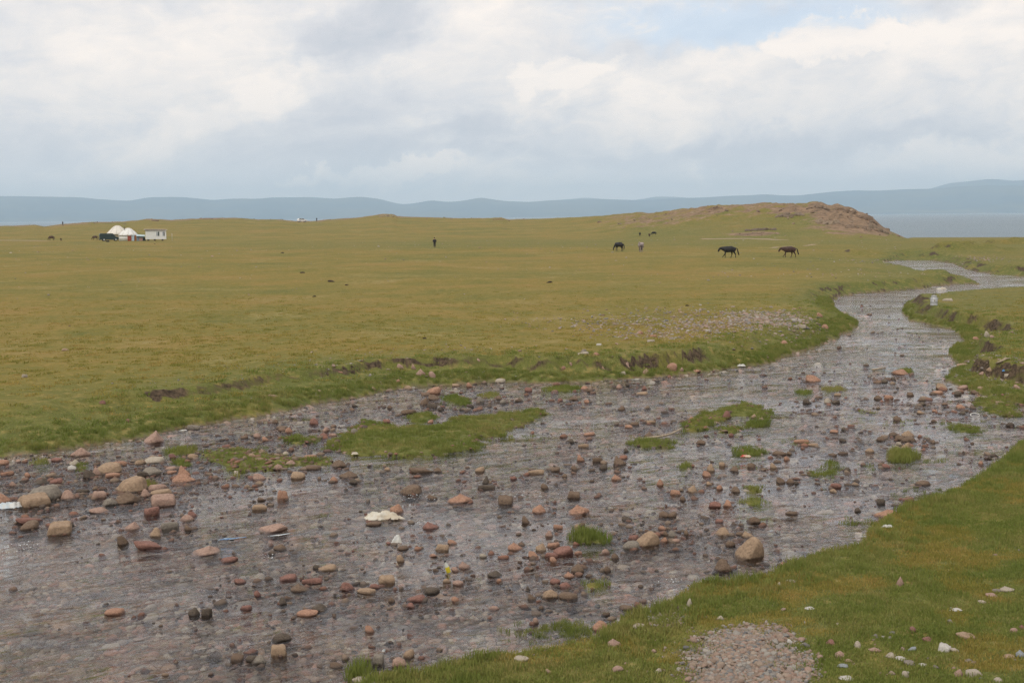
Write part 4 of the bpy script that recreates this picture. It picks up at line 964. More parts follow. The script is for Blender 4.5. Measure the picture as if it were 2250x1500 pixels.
# ------------------------------------------------------------------ rock outcrops of the hill
for (px, py, wpx, hpx, lab) in [
    (1800, 451, 46, 13, 'brown craggy outcrop on the very top of the rocky hill'),
    (1858, 460, 44, 14, 'dark capped crag just right of the hilltop'),
    (1905, 478, 46, 18, 'overhanging dark crag on the steep right shoulder of the hill'),
    (1930, 500, 44, 20, 'grey brown rock face at the right end of the hill'),
    (1885, 497, 60, 18, 'broad reddish rock face below the right shoulder crag'),
    (1735, 468, 60, 20, 'reddish rock band left of the green gully on the hill'),
    (1820, 485, 60, 20, 'reddish boulder slope in the middle of the hill face'),
    (1670, 502, 70, 10, 'low pinkish outcrop at the left foot of the hill'),
    (1575, 455, 30, 5, 'small outcrop on the long left crest of the hill'),
    (848, 474, 34, 5, 'small flat topped outcrop on the distant ridge crest'),
    (340, 484, 18, 5, 'small pointed outcrop on the ridge above the yurts'),
    (1095, 481, 26, 4, 'low rock rim on the ridge right of the lone figure')]:
    h_ = hit(px, py+hpx*.35)[0]; dist = h_[3]; k = dist/F
    w_ = wpx*k; hh_ = hpx*k
    bm_V = []; bm_F = []; nb = 22
    r_ = np.random.RandomState(int(px))
    for i_ in range(nb):
        V_, F_ = stone_shape(int(px)*3+i_, ('angular', 'block', 'wedge')[i_ % 3], 3)
        V_ = V_*np.array([w_*r_.uniform(.04, .13), w_*r_.uniform(.05, .12), max(.3, hh_*r_.uniform(.15, .42))])
        a_ = r_.uniform(-.4, .4); V_ = V_@np.array([[math.cos(a_), math.sin(a_), 0], [-math.sin(a_), math.cos(a_), 0], [0, 0, 1]])
        ox, oy = r_.uniform(-.42, .42)*w_, r_.uniform(-.12, .2)*w_
        gz = float(ground(np.array([h_[0]+ox]), np.array([h_[1]+oy]))[0])-h_[2]
        V_ = V_+np.array([ox, oy, gz+hh_*.05]); bm_F.append(F_+sum(len(v) for v in bm_V)); bm_V.append(V_)
    o = mesh_np('rock_outcrop', np.vstack(bm_V), np.vstack(bm_F).astype(np.int32), HILLM); o.location = h_[:3]
    tag(o, lab, 'rock outcrop', 'rock outcrops on the hill and ridge')
# ------------------------------------------------------------------ grass
def tuft_data(seed, n=24, rad=.12, h=.09, wd=.008, lean=.5):
    r_ = np.random.RandomState(seed); V = []; Fc = []
    for i in range(n):
        a = r_.uniform(0, 6.28); rr = rad*math.sqrt(r_.uniform(0, 1)); x, y = rr*math.cos(a), rr*math.sin(a)
        t = r_.uniform(0, 6.28); dx, dy = math.cos(t)*wd/2, math.sin(t)*wd/2
        L = h*r_.uniform(.5, 1.15); ln = lean*r_.uniform(.2, 1); la = r_.uniform(0, 6.28); lx, ly = math.cos(la)*ln*L, math.sin(la)*ln*L
        b_ = len(V)
        V += [(x-dx, y-dy, -.01), (x+dx, y+dy, -.01), (x+lx*.35+dx*.8, y+ly*.35+dy*.8, L*.6), (x+lx*.35-dx*.8, y+ly*.35-dy*.8, L*.6), (x+lx, y+ly, L)]
        Fc += [(b_, b_+1, b_+2, b_+3), (b_+3, b_+2, b_+4)]
    return V, Fc
def tufts(nm, m, **kw):
    out = []
    for q in range(5):
        V_, F_ = tuft_data(50+q, **kw); out.append(mesh_np(nm, V_, F_, m, smooth=False, link=False))
    return out
T_short_l = tufts('turf_tuft', GM_L, n=30, rad=.13, h=.044, wd=.009, lean=.8)
T_short_d = tufts('turf_tuft', GM_D, n=30, rad=.13, h=.04, wd=.009, lean=.8)
T_long = tufts('grass_blades', GM_L, n=30, rad=.10, h=.105, wd=.009, lean=.6)
T_far = tufts('meadow_tuft', GM_D, n=26, rad=.30, h=.07, wd=.035, lean=.9)
T_far_l = tufts('meadow_tuft', GM_L, n=26, rad=.22, h=.085, wd=.025, lean=.9)
gravp = np.array([on_plane(px, py, gp[2]) for px, py in GRAV])
def grass(name, q, src, dmin, dmax, s0, s1, keepf=None, hmul=None):
    z, d, dd, il, at_, stp = ground(q[:, 0], q[:, 1], 2)
    k_ = (dd > dmin) & (dd < dmax) & (il < .2) & (z > ZW)
    k_ &= ~((at_[:, 3] < 1.1) & (stp > -.35) & (stp < 1.1) & (rng.uniform(0, 1, len(q)) < .85))
    if keepf is not None: k_ &= keepf(q, z, d, dd)
    q, z, dd = q[k_], z[k_], dd[k_]
    s = rng.uniform(s0, s1, len(q)); hm = s*(1+.6*fbm(q[:, 0]*.7, q[:, 1]*.7, 3, 400))
    if hmul is not None: hm = hm*hmul(q, dd)
    scatter(name, np.c_[q, z], np.c_[s, s, hm], rots(len(q), .12), src)
def fov(q, m=.47): return np.abs(q[:, 0]) < q[:, 1]*m+1.5
def nb_keep(q, z, d, dd):
    dg = seg_info(q[:, 0], q[:, 1], gravp)[0]
    dens = np.clip(1.15-.35*ss(q[:, 1], 18, 15), .3, 1)
    return (q[:, 0] > -4.5+0*q[:, 0]) & (rng.uniform(0, 1, len(q)) < dens*(.03+.97*ss(dg+.4*fbm(q[:, 0]*1.5, q[:, 1]*1.5, 3, 326), -.3, .7)))
q = np.stack([rng.uniform(-5, 21, 90000), rng.uniform(14.5, 44, 90000)], -1); q = q[fov(q)]
dryq = fbm(q[:, 0]*.35, q[:, 1]*.35, 4, 410)+.25*fbm(q[:, 0]*2, q[:, 1]*2, 2, 411)
grass('near_grass', q[dryq < .12], T_short_l, .0, 40, .8, 1.35, nb_keep, lambda q, dd: 1+.5*ss(dd, .7, .1))
grass('near_grass', q[dryq >= .12], T_short_d, .0, 40, .8, 1.3, nb_keep)
# fringe of longer blades on both shores
q = np.stack([rng.uniform(-24, 30, 260000), 14+85*rng.uniform(0, 1, 260000)], -1); q = q[fov(q)]
grass('shore_grass', q, T_long, .02, 1.1, .7, 1.2, lambda q, z, d, dd: (rng.uniform(0, 1, len(q)) < np.where(q[:, 1] < 45, .55, .75*ss(q[:, 1], 101, 80))), lambda q, dd: 1.0+.5*ss(dd, .6, .1))
grass('shore_grass', q[:120000], T_far_l, .6, 4.5, .6, 1.2, lambda q, z, d, dd: (q[:, 1] > 34) & (rng.uniform(0, 1, len(q)) < .34*ss(dd, 4.5, .8)*ss(q[:, 1], 92, 55)*np.clip(.75+1.2*fbm(q[:, 0]/1.5, q[:, 1]/1.5, 3, 431), .1, 1.3)))
q = np.stack([rng.uniform(-62, 62, 110000), 38+88*rng.uniform(0, 1, 110000)], -1); q = q[fov(q)]
grass('meadow_grass', q, T_far, 1.5, 400, .5, 1.1, lambda q, z, d, dd: (q[:, 1] > 36) & (rng.uniform(0, 1, len(q)) < .42*ss(q[:, 1], 112, 42)*np.clip(.7+fbm(q[:, 0]/3, q[:, 1]/3, 3, 430), .1, 1)), lambda q, dd: np.clip(50/q[:, 1], .35, 1.0))
# islets
pts = []; sm = []
def isl_pts(k, per, ext=.05):
    poly, hh = ISLP[k]; mn, mx_ = poly.min(0)-.3, poly.max(0)+.3; ar = (mx_-mn).prod()
    q = rng.uniform(mn, mx_, (int(ar*per), 2)); dd = seg_info(q[:, 0], q[:, 1], poly)[0]+.34*fbm(q[:, 0]*1.5, q[:, 1]*1.5, 4, 70, .6)*min(1.0, np.ptp(poly, axis=0).max()*.25)
    return q[dd < ext]
for k in (0, 1, 3, 5, 14): pts.append(isl_pts(k, 52 if k != 1 else 24, .04))
q = np.vstack(pts); z = np.maximum(ground(q[:, 0], q[:, 1]), ZW-.03)
s = rng.uniform(.7, 1.25, len(q)); hm = s*np.clip(.75+1.0*fbm(q[:, 0]*1.1, q[:, 1]*1.1, 3, 420), .3, 1.6)
scatter('islet_grass', np.c_[q, z], np.c_[s, s, hm], rots(len(q), .2), T_long)
TUFTS = [(2, 'low grass strip behind the stony islet'), (4, 'flat grass patch left of the stony islet, below the left bank'), (6, 'narrow dark grass strip just in front of the long right-hand islet'),
 (7, 'small grass patch in front left of the long right-hand islet'), (8, 'grass patch lying under the curved driftwood branch'), (9, 'grass patch right behind the red wrapper'),
 (10, 'thick bright green grass tuft alone in midstream'), (11, 'drowned yellowish grass wisps in front of the midstream tuft'), (12, 'round grass tuft below the heap of brown stones on the right'),
 (13, 'sparse reed patch near the right bank'), (15, 'little grass knob far up the stream, left one of a close pair'), (16, 'flat grass patch far up the stream, right one of a close pair'),
 (17, 'grass patch beside the far brown stones near the left bank'), (18, 'thin grass patch right of the far brown stones'), (19, 'long thin grass strip along the left bank scarp'),
 (20, 'tiny round grass tuft left of the round tuft'), (21, 'wispy grass just in front of the tiny round tuft'), (22, 'low grass wisp beside the paired small tufts, the nearer one'),
 (23, 'low grass knob of the paired small tufts, the farther one'), (24, 'small grass tuft alone between driftwood and midstream tuft'), (25, 'little grass knob among stones left of the stony islet'),
 (26, 'thin grass wisp near the left edge below the bank'), (27, 'small grass knob beside the cream left-hand stones'), (28, 'small grass knob right of the tallest left-hand boulder'),
 (29, 'dark green grass clump at the bottom edge of the picture'), (30, 'grass knob behind the far orange stone near the right bank')]
for k, lab in TUFTS:
    q = isl_pts(k, 130 if k in (10, 12, 29) else 70, .05)[:260]
    if len(q) < 4: q = ISLP[k][0].mean(0)+rng.normal(0, .08, (6, 2))
    c = q.mean(0); z = np.maximum(ground(q[:, 0], q[:, 1]), ZW-.03); VV = []; FF = []
    big = 1.5 if k in (10, 12, 29) else 1.0 if k in (2, 4, 6, 8, 9) else .75
    for i_, (xy, zz_) in enumerate(zip(q, z)):
        V_, F_ = tuft_data(900+k*300+i_, n=14, rad=.09, h=.14*big*rng.uniform(.6, 1.2), wd=.011, lean=.6)
        b_ = len(VV); VV += [(v[0]+xy[0]-c[0], v[1]+xy[1]-c[1], v[2]+zz_-ZW) for v in V_]; FF += [tuple(b_+j for j in f) for f in F_]
    o = mesh_np('grass_tuft', VV, FF, GM_L, smooth=False); o.location = (c[0], c[1], ZW)
    tag(o, lab, 'grass tuft', 'grass tufts growing in the stream')
# blades standing in shallow water
q = []
for px, py, sx, sy, nn in [(1170, 1385, .5, .5, 26), (1245, 1382, .4, .5, 36), (1283, 1390, .3, .5, 36), (1430, 968, .8, 1.2, 26), (2060, 930, 1.6, 1.0, 30), (1760, 968, .6, .6, 10), (1905, 905, .3, .4, 10), (2040, 1010, .5, .5, 14), (1870, 1030, .8, .6, 10), (1120, 960, 1.0, .6, 20), (900, 1005, 1.2, .4, 24), (1645, 985, .5, .6, 10), (2060, 1080, 1.2, .8, 26), (1920, 1145, .8, .5, 26), (560, 985, .6, .5, 12)]:
    c = on_plane(px, py, ZW); q.append(c+rng.normal(0, 1, (nn, 2))*[sx*.5, sy*.5])
q = np.vstack(q); k_ = ground(q[:, 0], q[:, 1]) < ZW+.02; q = q[k_]; s = rng.uniform(.5, 1.0, len(q))
scatter('water_grass', np.c_[q, np.full(len(q), ZW-.03)], np.c_[s, s, s], rots(len(q), .2), T_long)

# ------------------------------------------------------------------ builders
def empty(name, loc, rz=0.0):
    o = bpy.data.objects.new(name, None); C.objects.link(o); o.location = loc; o.rotation_euler = (0, 0, rz); o.empty_display_size = .2; return o
def bm_obj(name, bm, m, parent=None, smooth=False):
    me = bpy.data.meshes.new(name); bm.to_mesh(me); bm.free(); me.materials.append(m)
    if smooth: me.polygons.foreach_set('use_smooth', np.ones(len(me.polygons), bool))
    o = bpy.data.objects.new(name, me); C.objects.link(o)
    if parent is not None: o.parent = parent
    return o
def box(bm, c, s, bev=0.0, rz=0.0):
    r_ = bmesh.ops.create_cube(bm, size=1); vs = r_['verts']
    bmesh.ops.scale(bm, vec=s, verts=vs)
    if rz: bmesh.ops.rotate(bm, cent=(0, 0, 0), matrix=Matrix.Rotation(rz, 3, 'Z'), verts=vs)
    bmesh.ops.translate(bm, vec=c, verts=vs)
    if bev:
        es = list({e for v in vs for e in v.link_edges}); bmesh.ops.bevel(bm, geom=es, offset=bev, segments=2, affect='EDGES')
def lathe(bm, prof_, n=24, c=(0, 0, 0)):
    rings = []
    for r_, z_ in prof_:
        rings.append([bm.verts.new((c[0]+r_*math.cos(2*math.pi*i/n), c[1]+r_*math.sin(2*math.pi*i/n), c[2]+z_)) for i in range(n)])
    for a_, b_ in zip(rings, rings[1:]):
        for i in range(n): bm.faces.new((a_[i], a_[(i+1) % n], b_[(i+1) % n], b_[i]))
    if prof_[-1][0] > 1e-3: bm.faces.new(rings[-1])
    if prof_[0][0] > 1e-3: bm.faces.new(rings[0][::-1])
def prism(bm, prof_, y0, y1, bev=.0):
    a_ = [bm.verts.new((x, y0, z)) for x, z in prof_]; b_ = [bm.verts.new((x, y1, z)) for x, z in prof_]
    n = len(prof_); fs = [bm.faces.new(a_), bm.faces.new(b_[::-1])]
    for i in range(n): fs.append(bm.faces.new((a_[i], b_[i], b_[(i+1) % n], a_[(i+1) % n])))
    bmesh.ops.recalc_face_normals(bm, faces=fs)
    if bev: bmesh.ops.bevel(bm, geom=list({e for f in fs for e in f.edges}), offset=bev, segments=2, affect='EDGES')
def tube(name, pts_, rs, m, parent=None, n=8):
    bm = bmesh.new(); rings = []
    for i, p_ in enumerate(pts_):
        p_ = Vector(p_); t_ = (Vector(pts_[min(i+1, len(pts_)-1)])-Vector(pts_[max(i-1, 0)])).normalized()
        u_ = t_.cross(Vector((0.13, .2, 1))).normalized(); v_ = t_.cross(u_)
        rings.append([bm.verts.new(p_+(u_*math.cos(6.2832*k/n)+v_*math.sin(6.2832*k/n))*rs[i]) for k in range(n)])
    for a_, b_ in zip(rings, rings[1:]):
        for i in range(n): bm.faces.new((a_[i], a_[(i+1) % n], b_[(i+1) % n], b_[i]))
    bm.faces.new(rings[0][::-1]); bm.faces.new(rings[-1])
    return bm_obj(name, bm, m, parent, True)
def skin(name, nodes, edges, m, parent=None, sub=2, fat=1.12):
    """a body grown round a skeleton: nodes = (x, y, z, radius), the first is the root"""
    me = bpy.data.meshes.new(name+'_bones'); me.from_pydata([n[:3] for n in nodes], edges, []); me.update()
    o = bpy.data.objects.new(name+'_bones', me); C.objects.link(o)
    md = o.modifiers.new('s', 'SKIN')
    sv = me.skin_vertices[0].data
    for i, n in enumerate(nodes):
        r_ = n[3]; r_ = (r_, r_) if not isinstance(r_, tuple) else r_; sv[i].radius = (r_[0]*fat, r_[1]*fat)
    sv[0].use_root = True
    s2 = o.modifiers.new('d', 'SUBSURF'); s2.levels = sub; s2.render_levels = sub
    dg = bpy.context.evaluated_depsgraph_get(); ev = o.evaluated_get(dg); nm_ = bpy.data.meshes.new_from_object(ev)
    nm_.name = name; nm_.materials.clear(); nm_.materials.append(m); nm_.polygons.foreach_set('use_smooth', np.ones(len(nm_.polygons), bool))
    bpy.data.objects.remove(o); bpy.data.meshes.remove(me)
    r_ = bpy.data.objects.new(name, nm_); C.objects.link(r_)
    if parent is not None: r_.parent = parent
    return r_

# ------------------------------------------------------------------ horses and other grazing animals
H_BLK = simple('coat_black', (.013, .011, .012), .6, vary=.3); H_BAY = simple('coat_bay', (.050, .022, .015), .6, vary=.3); H_BRN = simple('coat_brown', (.07, .035, .02), .7, vary=.3)
H_GRY = simple('coat_grey', (.26, .21, .19), .7, vary=.45, scale=3.0); H_GRD = simple('mane_dark_grey', (.07, .06, .055), .8); HOOF = simple('hoof', (.03, .025, .02), .6)
def quadruped(name, coat, mane, head='low', walk=0.0, thick=1.0, legk=1.0, tail_len=.8):
    root = empty(name, (0, 0, 0)); W_ = thick
    nd = [(.02, 0, 1.08, (.31*W_, .36)), (-.36, 0, 1.10, (.30*W_, .34)), (-.66, 0, 1.13, (.28*W_, .31)), (-.84, 0, 1.06, .19), (.40, 0, 1.07, (.27*W_, .35)), (.60, 0, 1.13, (.20*W_, .30))]
    ed = [(0, 1), (1, 2), (2, 3), (0, 4), (4, 5)]
    if head == 'low': nk = [(.82, 0, 1.19, (.12, .21)), (1.03, 0, 1.20, (.09, .16)), (1.19, 0, 1.15, (.10, .13)), (1.28, 0, .97, (.08, .105)), (1.35, 0, .76, (.06, .075))]
    elif head == 'graze': nk = [(.80, 0, .98, (.10, .17)), (.98, 0, .72, (.075, .125)), (1.10, 0, .50, (.085, .10)), (1.14, 0, .30, (.065, .085)), (1.17, 0, .10, (.05, .06))]
    else: nk = [(.74, 0, 1.36, (.10, .17)), (.88, 0, 1.56, (.08, .12)), (1.00, 0, 1.66, (.085, .10)), (1.15, 0, 1.58, (.065, .08)), (1.30, 0, 1.48, (.05, .055))]
    b_ = len(nd); nd += nk; ed += [(5, b_)]+[(b_+i, b_+i+1) for i in range(4)]
    def leg(at_, pts_):
        b2 = len(nd)
        for p_ in pts_: nd.append(p_)
        ed.append((at_, b2)); ed.extend([(b2+i, b2+i+1) for i in range(len(pts_)-1)])
    w_ = walk
    fz = [(.46, .82, .10), (.47, .62, .065), (.49, .42, .05), (.48, .22, .034), (.48, .09, .042), (.51, .02, .05)]
    for sy, ph in ((.15, 0.0), (-.15, 1.0)):
        sw = w_*(1 if ph else -.25)
        if ph and w_: pts_ = [(.44, sy, .82, .10), (.50, sy, .60, .065), (.56, sy, .42, .05), (.72-.0, sy, .26, .034), (.78, sy, .14, .04), (.84, sy, .10, .045)]
        else: pts_ = [(x+sw*(.82-z)*.0, sy, z*1.0, r_) for x, z, r_ in fz]
        leg(4, pts_)
    for sy, ph in ((.15, 0.0), (-.15, 1.0)):
        dx = (.42 if ph else -.12)*w_
        leg(2, [(-.60+dx*.2, sy, .92, .16), (-.52+dx*.5, sy, .74, .11), (-.70+dx*.8, sy, .48, .06), (-.70+dx*.95, sy, .28, .036), (-.68+dx*1.05, sy, .10, .042), (-.64+dx*1.1, sy, .02, .05)])
    skin('body', nd, ed, coat, root, 2, 1.17)
    hx, hz = nk[2][0], nk[2][2]
    for sy in (-1, 1):
        bm = bmesh.new(); bmesh.ops.create_cone(bm, cap_ends=True, segments=6, radius1=.035, radius2=.005, depth=.13)
        e = bm_obj('ear', bm, coat, root, True); e.location = (hx-.03, sy*.06, hz+.13); e.rotation_euler = (sy*-.25, -.2, 0)
    # mane along the crest of the neck
    cr = [(.58, 1.38)]+[(n[0]-(.05 if head != 'graze' else -.06), n[2]+n[3][1]*.95) for n in nk[:2]]+[(hx, hz+.12)]
    bm = bmesh.new()
    for s_ in (-1, 1):
        vs = [(bm.verts.new((x, s_*.02, z+.03)), bm.verts.new((x-.01, s_*(.10), z-.20))) for x, z in cr]
        for a_, c_ in zip(vs, vs[1:]): bm.faces.new((a_[0], c_[0], c_[1], a_[1]))
    bm_obj('mane', bm, mane, root, True)
    tl = tail_len
    tube('tail', [(-.90, 0, 1.22), (-1.02, 0, 1.10), (-1.07, 0, .85), (-1.08-.12*w_, 0, 1.2-tl), (-1.05-.2*w_, 0, 1.12-tl)], [.035, .06, .085, .07, .02], mane, root)
    return root
def place(root, px, py, rz, S, lab, cat, grp=None):
    h_ = hit(px, py)[0]; root.location = (h_[0], h_[1], h_[2]-.01); root.rotation_euler = (0, 0, rz - math.atan2(h_[0], h_[1])); root.scale = (S, S, S)
    tag(root, lab, cat, grp); return root
PI = math.pi
place(quadruped('horse', H_BLK, H_BLK, 'low', 1.0), 1602, 566.5, PI, .99, 'black horse walking left with lowered head, left of the bay horse', 'horse', 'horses walking across the meadow')
place(quadruped('horse', H_BAY, H_BLK, 'low', 1.0, tail_len=.75), 1734, 566, PI, .97, 'dark bay horse with black swishing tail walking left behind the black horse', 'horse', 'horses walking across the meadow')
place(quadruped('horse', H_BLK, H_BLK, 'graze', 0, 1.15), 1360, 551.5, PI*.80, .93, 'black horse grazing beside the grey horse in mid meadow', 'horse', 'horses grazing on the meadow')
place(quadruped('horse', H_GRY, H_GRD, 'graze', 0, 1.15), 1408, 553.5, PI*.55, .95, 'dappled grey horse grazing with its rump towards the stream', 'horse', 'horses grazing on the meadow')
place(quadruped('horse', H_BRN, H_BLK, 'graze', 0, 1.1), 113, 528.5, PI*.85, .85, 'brown horse grazing far left beyond the foal', 'horse', 'horses grazing on the meadow')
place(quadruped('foal', H_BRN, H_BRN, 'low', 0, .8, tail_len=.45), 134, 529.5, PI*.6, .50, 'small brown foal standing right of the far left horse', 'foal')
place(quadruped('horse', H_BRN, H_BLK, 'graze', 0, 1.1), 209, 527.5, PI*.9, .78, 'brown horse grazing just left of the dark green van', 'horse', 'horses grazing on the meadow')
for px, py, rz, S, lab, ct in [(1406, 518.5, PI*.5, .55, 'tiny dark calf standing end on, leftmost of three far animals', H_BLK), (1427, 520, PI*.45, .48, 'tiny brownish calf, middle one of three far animals below the hill', H_BRN), (1437, 517.5, PI, .62, 'dark calf grazing, rightmost of three far animals below the hill', H_BLK)]:
    place(quadruped('calf', ct, ct, 'graze', 0, 1.15, tail_len=.6), px, py, rz, S, lab, 'calf', 'calves below the rocky hill')
# calf lying in front of the van
cl_ = empty('calf', (0, 0, 0))
skin('body', [(0, 0, .26, (.2, .24)), (-.4, 0, .26, (.2, .24)), (-.62, 0, .2, .14), (.35, 0, .28, (.17, .22)), (.55, 0, .38, .12), (.7, 0, .5, .1), (.84, 0, .46, .07), (.96, 0, .4, .05), (.42, .2, .1, .07), (.68, .24, .07, .045), (.45, .22, .05, .04), (-.3, .24, .1, .09), (-.05, .28, .07, .05), (-.35, .28, .05, .04)],
     [(0, 1), (1, 2), (0, 3), (3, 4), (4, 5), (5, 6), (6, 7), (3, 8), (8, 9), (9, 10), (1, 11), (11, 12), (12, 13)], H_BLK, cl_)
place(cl_, 237, 531.5, PI*.9, .75, 'dark calf lying on the turf in front of the green van', 'calf')

# ------------------------------------------------------------------ people
SKIN = simple('skin', (.35, .20, .13), .6); CL_BLK = simple('cloth_black', (.016, .017, .020), .85, vary=.3); CL_BRN = simple('cloth_brown', (.045, .035, .030), .85, vary=.3); CL_BLU = simple('cloth_navy', (.025, .035, .06), .85); HAIR = simple('hair', (.012, .010, .009), .7); CL_WHT = simple('cloth_white', (.6, .58, .54), .9); SHOE = simple('shoe', (.03, .025, .02), .6)
def person(top, low, hat=None, lean=0.0, hscale=1.0):
    root = empty('person', (0, 0, 0)); a_ = lean
    # facing +x
    skin('body', [(0, 0, .98, .125), (.0+.05*a_, 0, 1.15, .12), (.02+.12*a_, 0, 1.32, (.13, .15)), (.02+.2*a_, 0, 1.45, .07), (.06+.3*a_, 0, 1.56, .085), (.07+.34*a_, 0, 1.68, .085),
      (.0, .10, .86, .095), (.02, .10, .50, .065), (-.01, .10, .10, .045), (.0, -.10, .86, .095), (.03, -.10, .50, .065), (.0, -.10, .10, .045),
      (.02+.12*a_, .19, 1.40, .06), (-.02+.1*a_, .25, 1.14, .05), (.10, .21, .95, .04), (.02+.12*a_, -.19, 1.40, .06), (-.02+.1*a_, -.25, 1.14, .05), (.10, -.21, .95, .04), (.13, .20, .90, .035), (.13, -.20, .90, .035)],
      [(0, 1), (1, 2), (2, 3), (3, 4), (4, 5), (0, 6), (6, 7), (7, 8), (0, 9), (9, 10), (10, 11), (2, 12), (12, 13), (13, 14), (2, 15), (15, 16), (16, 17), (14, 18), (17, 19)], SKIN, root)
    skin('jacket', [(0, 0, 1.0, (.17, .15)), (0, 0, .84, (.18, .16)), (.05*a_, 0, 1.18, (.17, .15)), (.02+.12*a_, 0, 1.36, (.17, .15)), (.02+.16*a_, 0, 1.45, .09),
      (.02+.12*a_, .21, 1.40, .085), (-.02+.1*a_, .27, 1.14, .075), (.09, .22, .97, .062), (.02+.12*a_, -.21, 1.40, .085), (-.02+.1*a_, -.27, 1.14, .075), (.09, -.22, .97, .062)],
      [(0, 1), (0, 2), (2, 3), (3, 4), (3, 5), (5, 6), (6, 7), (3, 8), (8, 9), (9, 10)], top, root)
    skin('trousers', [(0, 0, .93, (.15, .13)), (0, .10, .84, .11), (.02, .10, .50, .085), (-.01, .10, .12, .065), (0, -.10, .84, .11), (.03, -.10, .50, .085), (0, -.10, .12, .065)], [(0, 1), (1, 2), (2, 3), (0, 4), (4, 5), (5, 6)], low, root)
    for s_ in (-1, 1):
        bm = bmesh.new(); box(bm, (.05, s_*.10, .045), (.27, .10, .09), .03); bm_obj('shoe', bm, SHOE, root, True)
    bm = bmesh.new(); bmesh.ops.create_uvsphere(bm, u_segments=14, v_segments=10, radius=.112); bmesh.ops.scale(bm, vec=(1.05, .95, 1.0), verts=bm.verts)
    hd = bm_obj('hat' if hat else 'hair', bm, hat or HAIR, root, True); hd.location = (.045+.34*a_, 0, 1.695)
    bm = bmesh.new(); bmesh.ops.create_cone(bm, cap_ends=True, segments=6, radius1=.018, radius2=.006, depth=.04); n_ = bm_obj('nose', bm, SKIN, root, True); n_.location = (.17+.34*a_, 0, 1.63); n_.rotation_euler = (0, PI/2.4, 0)
    return root
place(person(CL_BLK, CL_BRN, lean=.5), 955, 544.2, PI*.52, 1.0, 'person in a bulky black jacket and brown trousers standing alone in the open meadow', 'person')
place(person(CL_BLK, CL_BLK), 138, 495, PI*.5, 1.0, 'dark dressed person standing on the far left end of the ridge', 'person')
place(person(CL_BLU, CL_BLK), 696, 487, PI*.5, 1.0, 'dark dressed person on the ridge to the right of the white car', 'person')
place(person(CL_BLK, CL_BLK, CL_WHT), 273.5, 529.2, -PI*.5, .80, 'person in dark clothes and white hat in front of the yurt wall', 'person')

# ------------------------------------------------------------------ camp: vehicles, yurts, hut
P_GRN = simple('paint_dark_green', (.012, .030, .028), .35, vary=.1, bumps=0, spec=.5); P_WHT = simple('paint_white', (.78, .78, .77), .35, vary=.03, bumps=0, spec=.5); GLS = simple('glass_dark', (.03, .04, .045), .12, bumps=0, spec=.6); RUB = simple('rubber', (.02, .02, .02), .9); RIM = simple('rim_white', (.6, .6, .58), .5, bumps=0); PLS = simple('plastic_black', (.02, .02, .022), .6); LMP = simple('lamp_glass', (.7, .72, .74), .15, bumps=0)
def wheel(root, x, y, r_):
    bm = bmesh.new(); bmesh.ops.create_cone(bm, cap_ends=True, segments=24, radius1=r_, radius2=r_, depth=.2); bmesh.ops.rotate(bm, cent=(0, 0, 0), matrix=Matrix.Rotation(PI/2, 3, 'X'), verts=bm.verts)
    bmesh.ops.bevel(bm, geom=[e for e in bm.edges if len(e.link_faces) == 2 and abs(e.link_faces[0].normal.dot(e.link_faces[1].normal)) < .3], offset=.03, segments=2, affect='EDGES')
    w_ = bm_obj('wheel', bm, RUB, root, True); w_.location = (x, y, r_)
    bm = bmesh.new(); bmesh.ops.create_cone(bm, cap_ends=True, segments=20, radius1=r_*.62, radius2=r_*.55, depth=.22); bmesh.ops.rotate(bm, cent=(0, 0, 0), matrix=Matrix.Rotation(PI/2, 3, 'X'), verts=bm.verts)
    bm_obj('rim', bm, RIM, w_, True)
def vehicle(name, prof_, cab, hw, wx, wr, paint, wins, lamp):
    root = empty(name, (0, 0, 0))
    bm = bmesh.new(); prism(bm, prof_, -hw, hw, .05); body = bm_obj('body', bm, paint, root)
    for k_, wp in enumerate(wins):
        for s_ in (-1, 1):
            bm = bmesh.new(); prism(bm, wp, s_*(hw-.02), s_*(hw+.012)); bm_obj('side_window', bm, GLS, root)
    if cab:
        (x0, z0), (x1, z1) = cab
        bm = bmesh.new(); v = [bm.verts.new((x0+.012, -hw*.86, z0)), bm.verts.new((x0+.012, hw*.86, z0)), bm.verts.new((x1+.012, hw*.80, z1)), bm.verts.new((x1+.012, -hw*.80, z1))]; bm.faces.new(v)
        bmesh.ops.solidify(bm, geom=bm.faces[:], thickness=.012); bm_obj('windscreen', bm, GLS, root)
    for x in wx:
        for s_ in (-1, 1): wheel(root, x, s_*(hw-.06), wr)
    for s_ in (-1, 1):
        bm = bmesh.new(); box(bm, (lamp[0], s_*hw*.74, lamp[1]), (.08, .30, .16), .02); bm_obj('headlight', bm, LMP, root)
    xs = [p_[0] for p_ in prof_]; 
    for x in (min(xs)-.02, max(xs)+.02):
        bm = bmesh.new(); box(bm, (x, 0, .42), (.14, hw*1.9, .2), .03); bm_obj('bumper', bm, PLS, root)
    return root
van = vehicle('van', [(-2.35, .35), (2.35, .35), (2.42, .62), (2.30, .92), (1.55, 1.10), (.92, 1.86), (.75, 1.93), (-2.25, 1.93), (-2.38, 1.6)], ((1.52, 1.15), (.98, 1.80)), .88, (-1.35, 1.55), .34, P_GRN,
   [[(.95, 1.15), (1.38, 1.15), (.86, 1.72), (.40, 1.72), (.40, 1.15)]], (2.34, .80))
place(van, 240, 529.5, PI*.04, 1.0, 'dark green panel van with white wheel rims parked in front of the yurts', 'van')
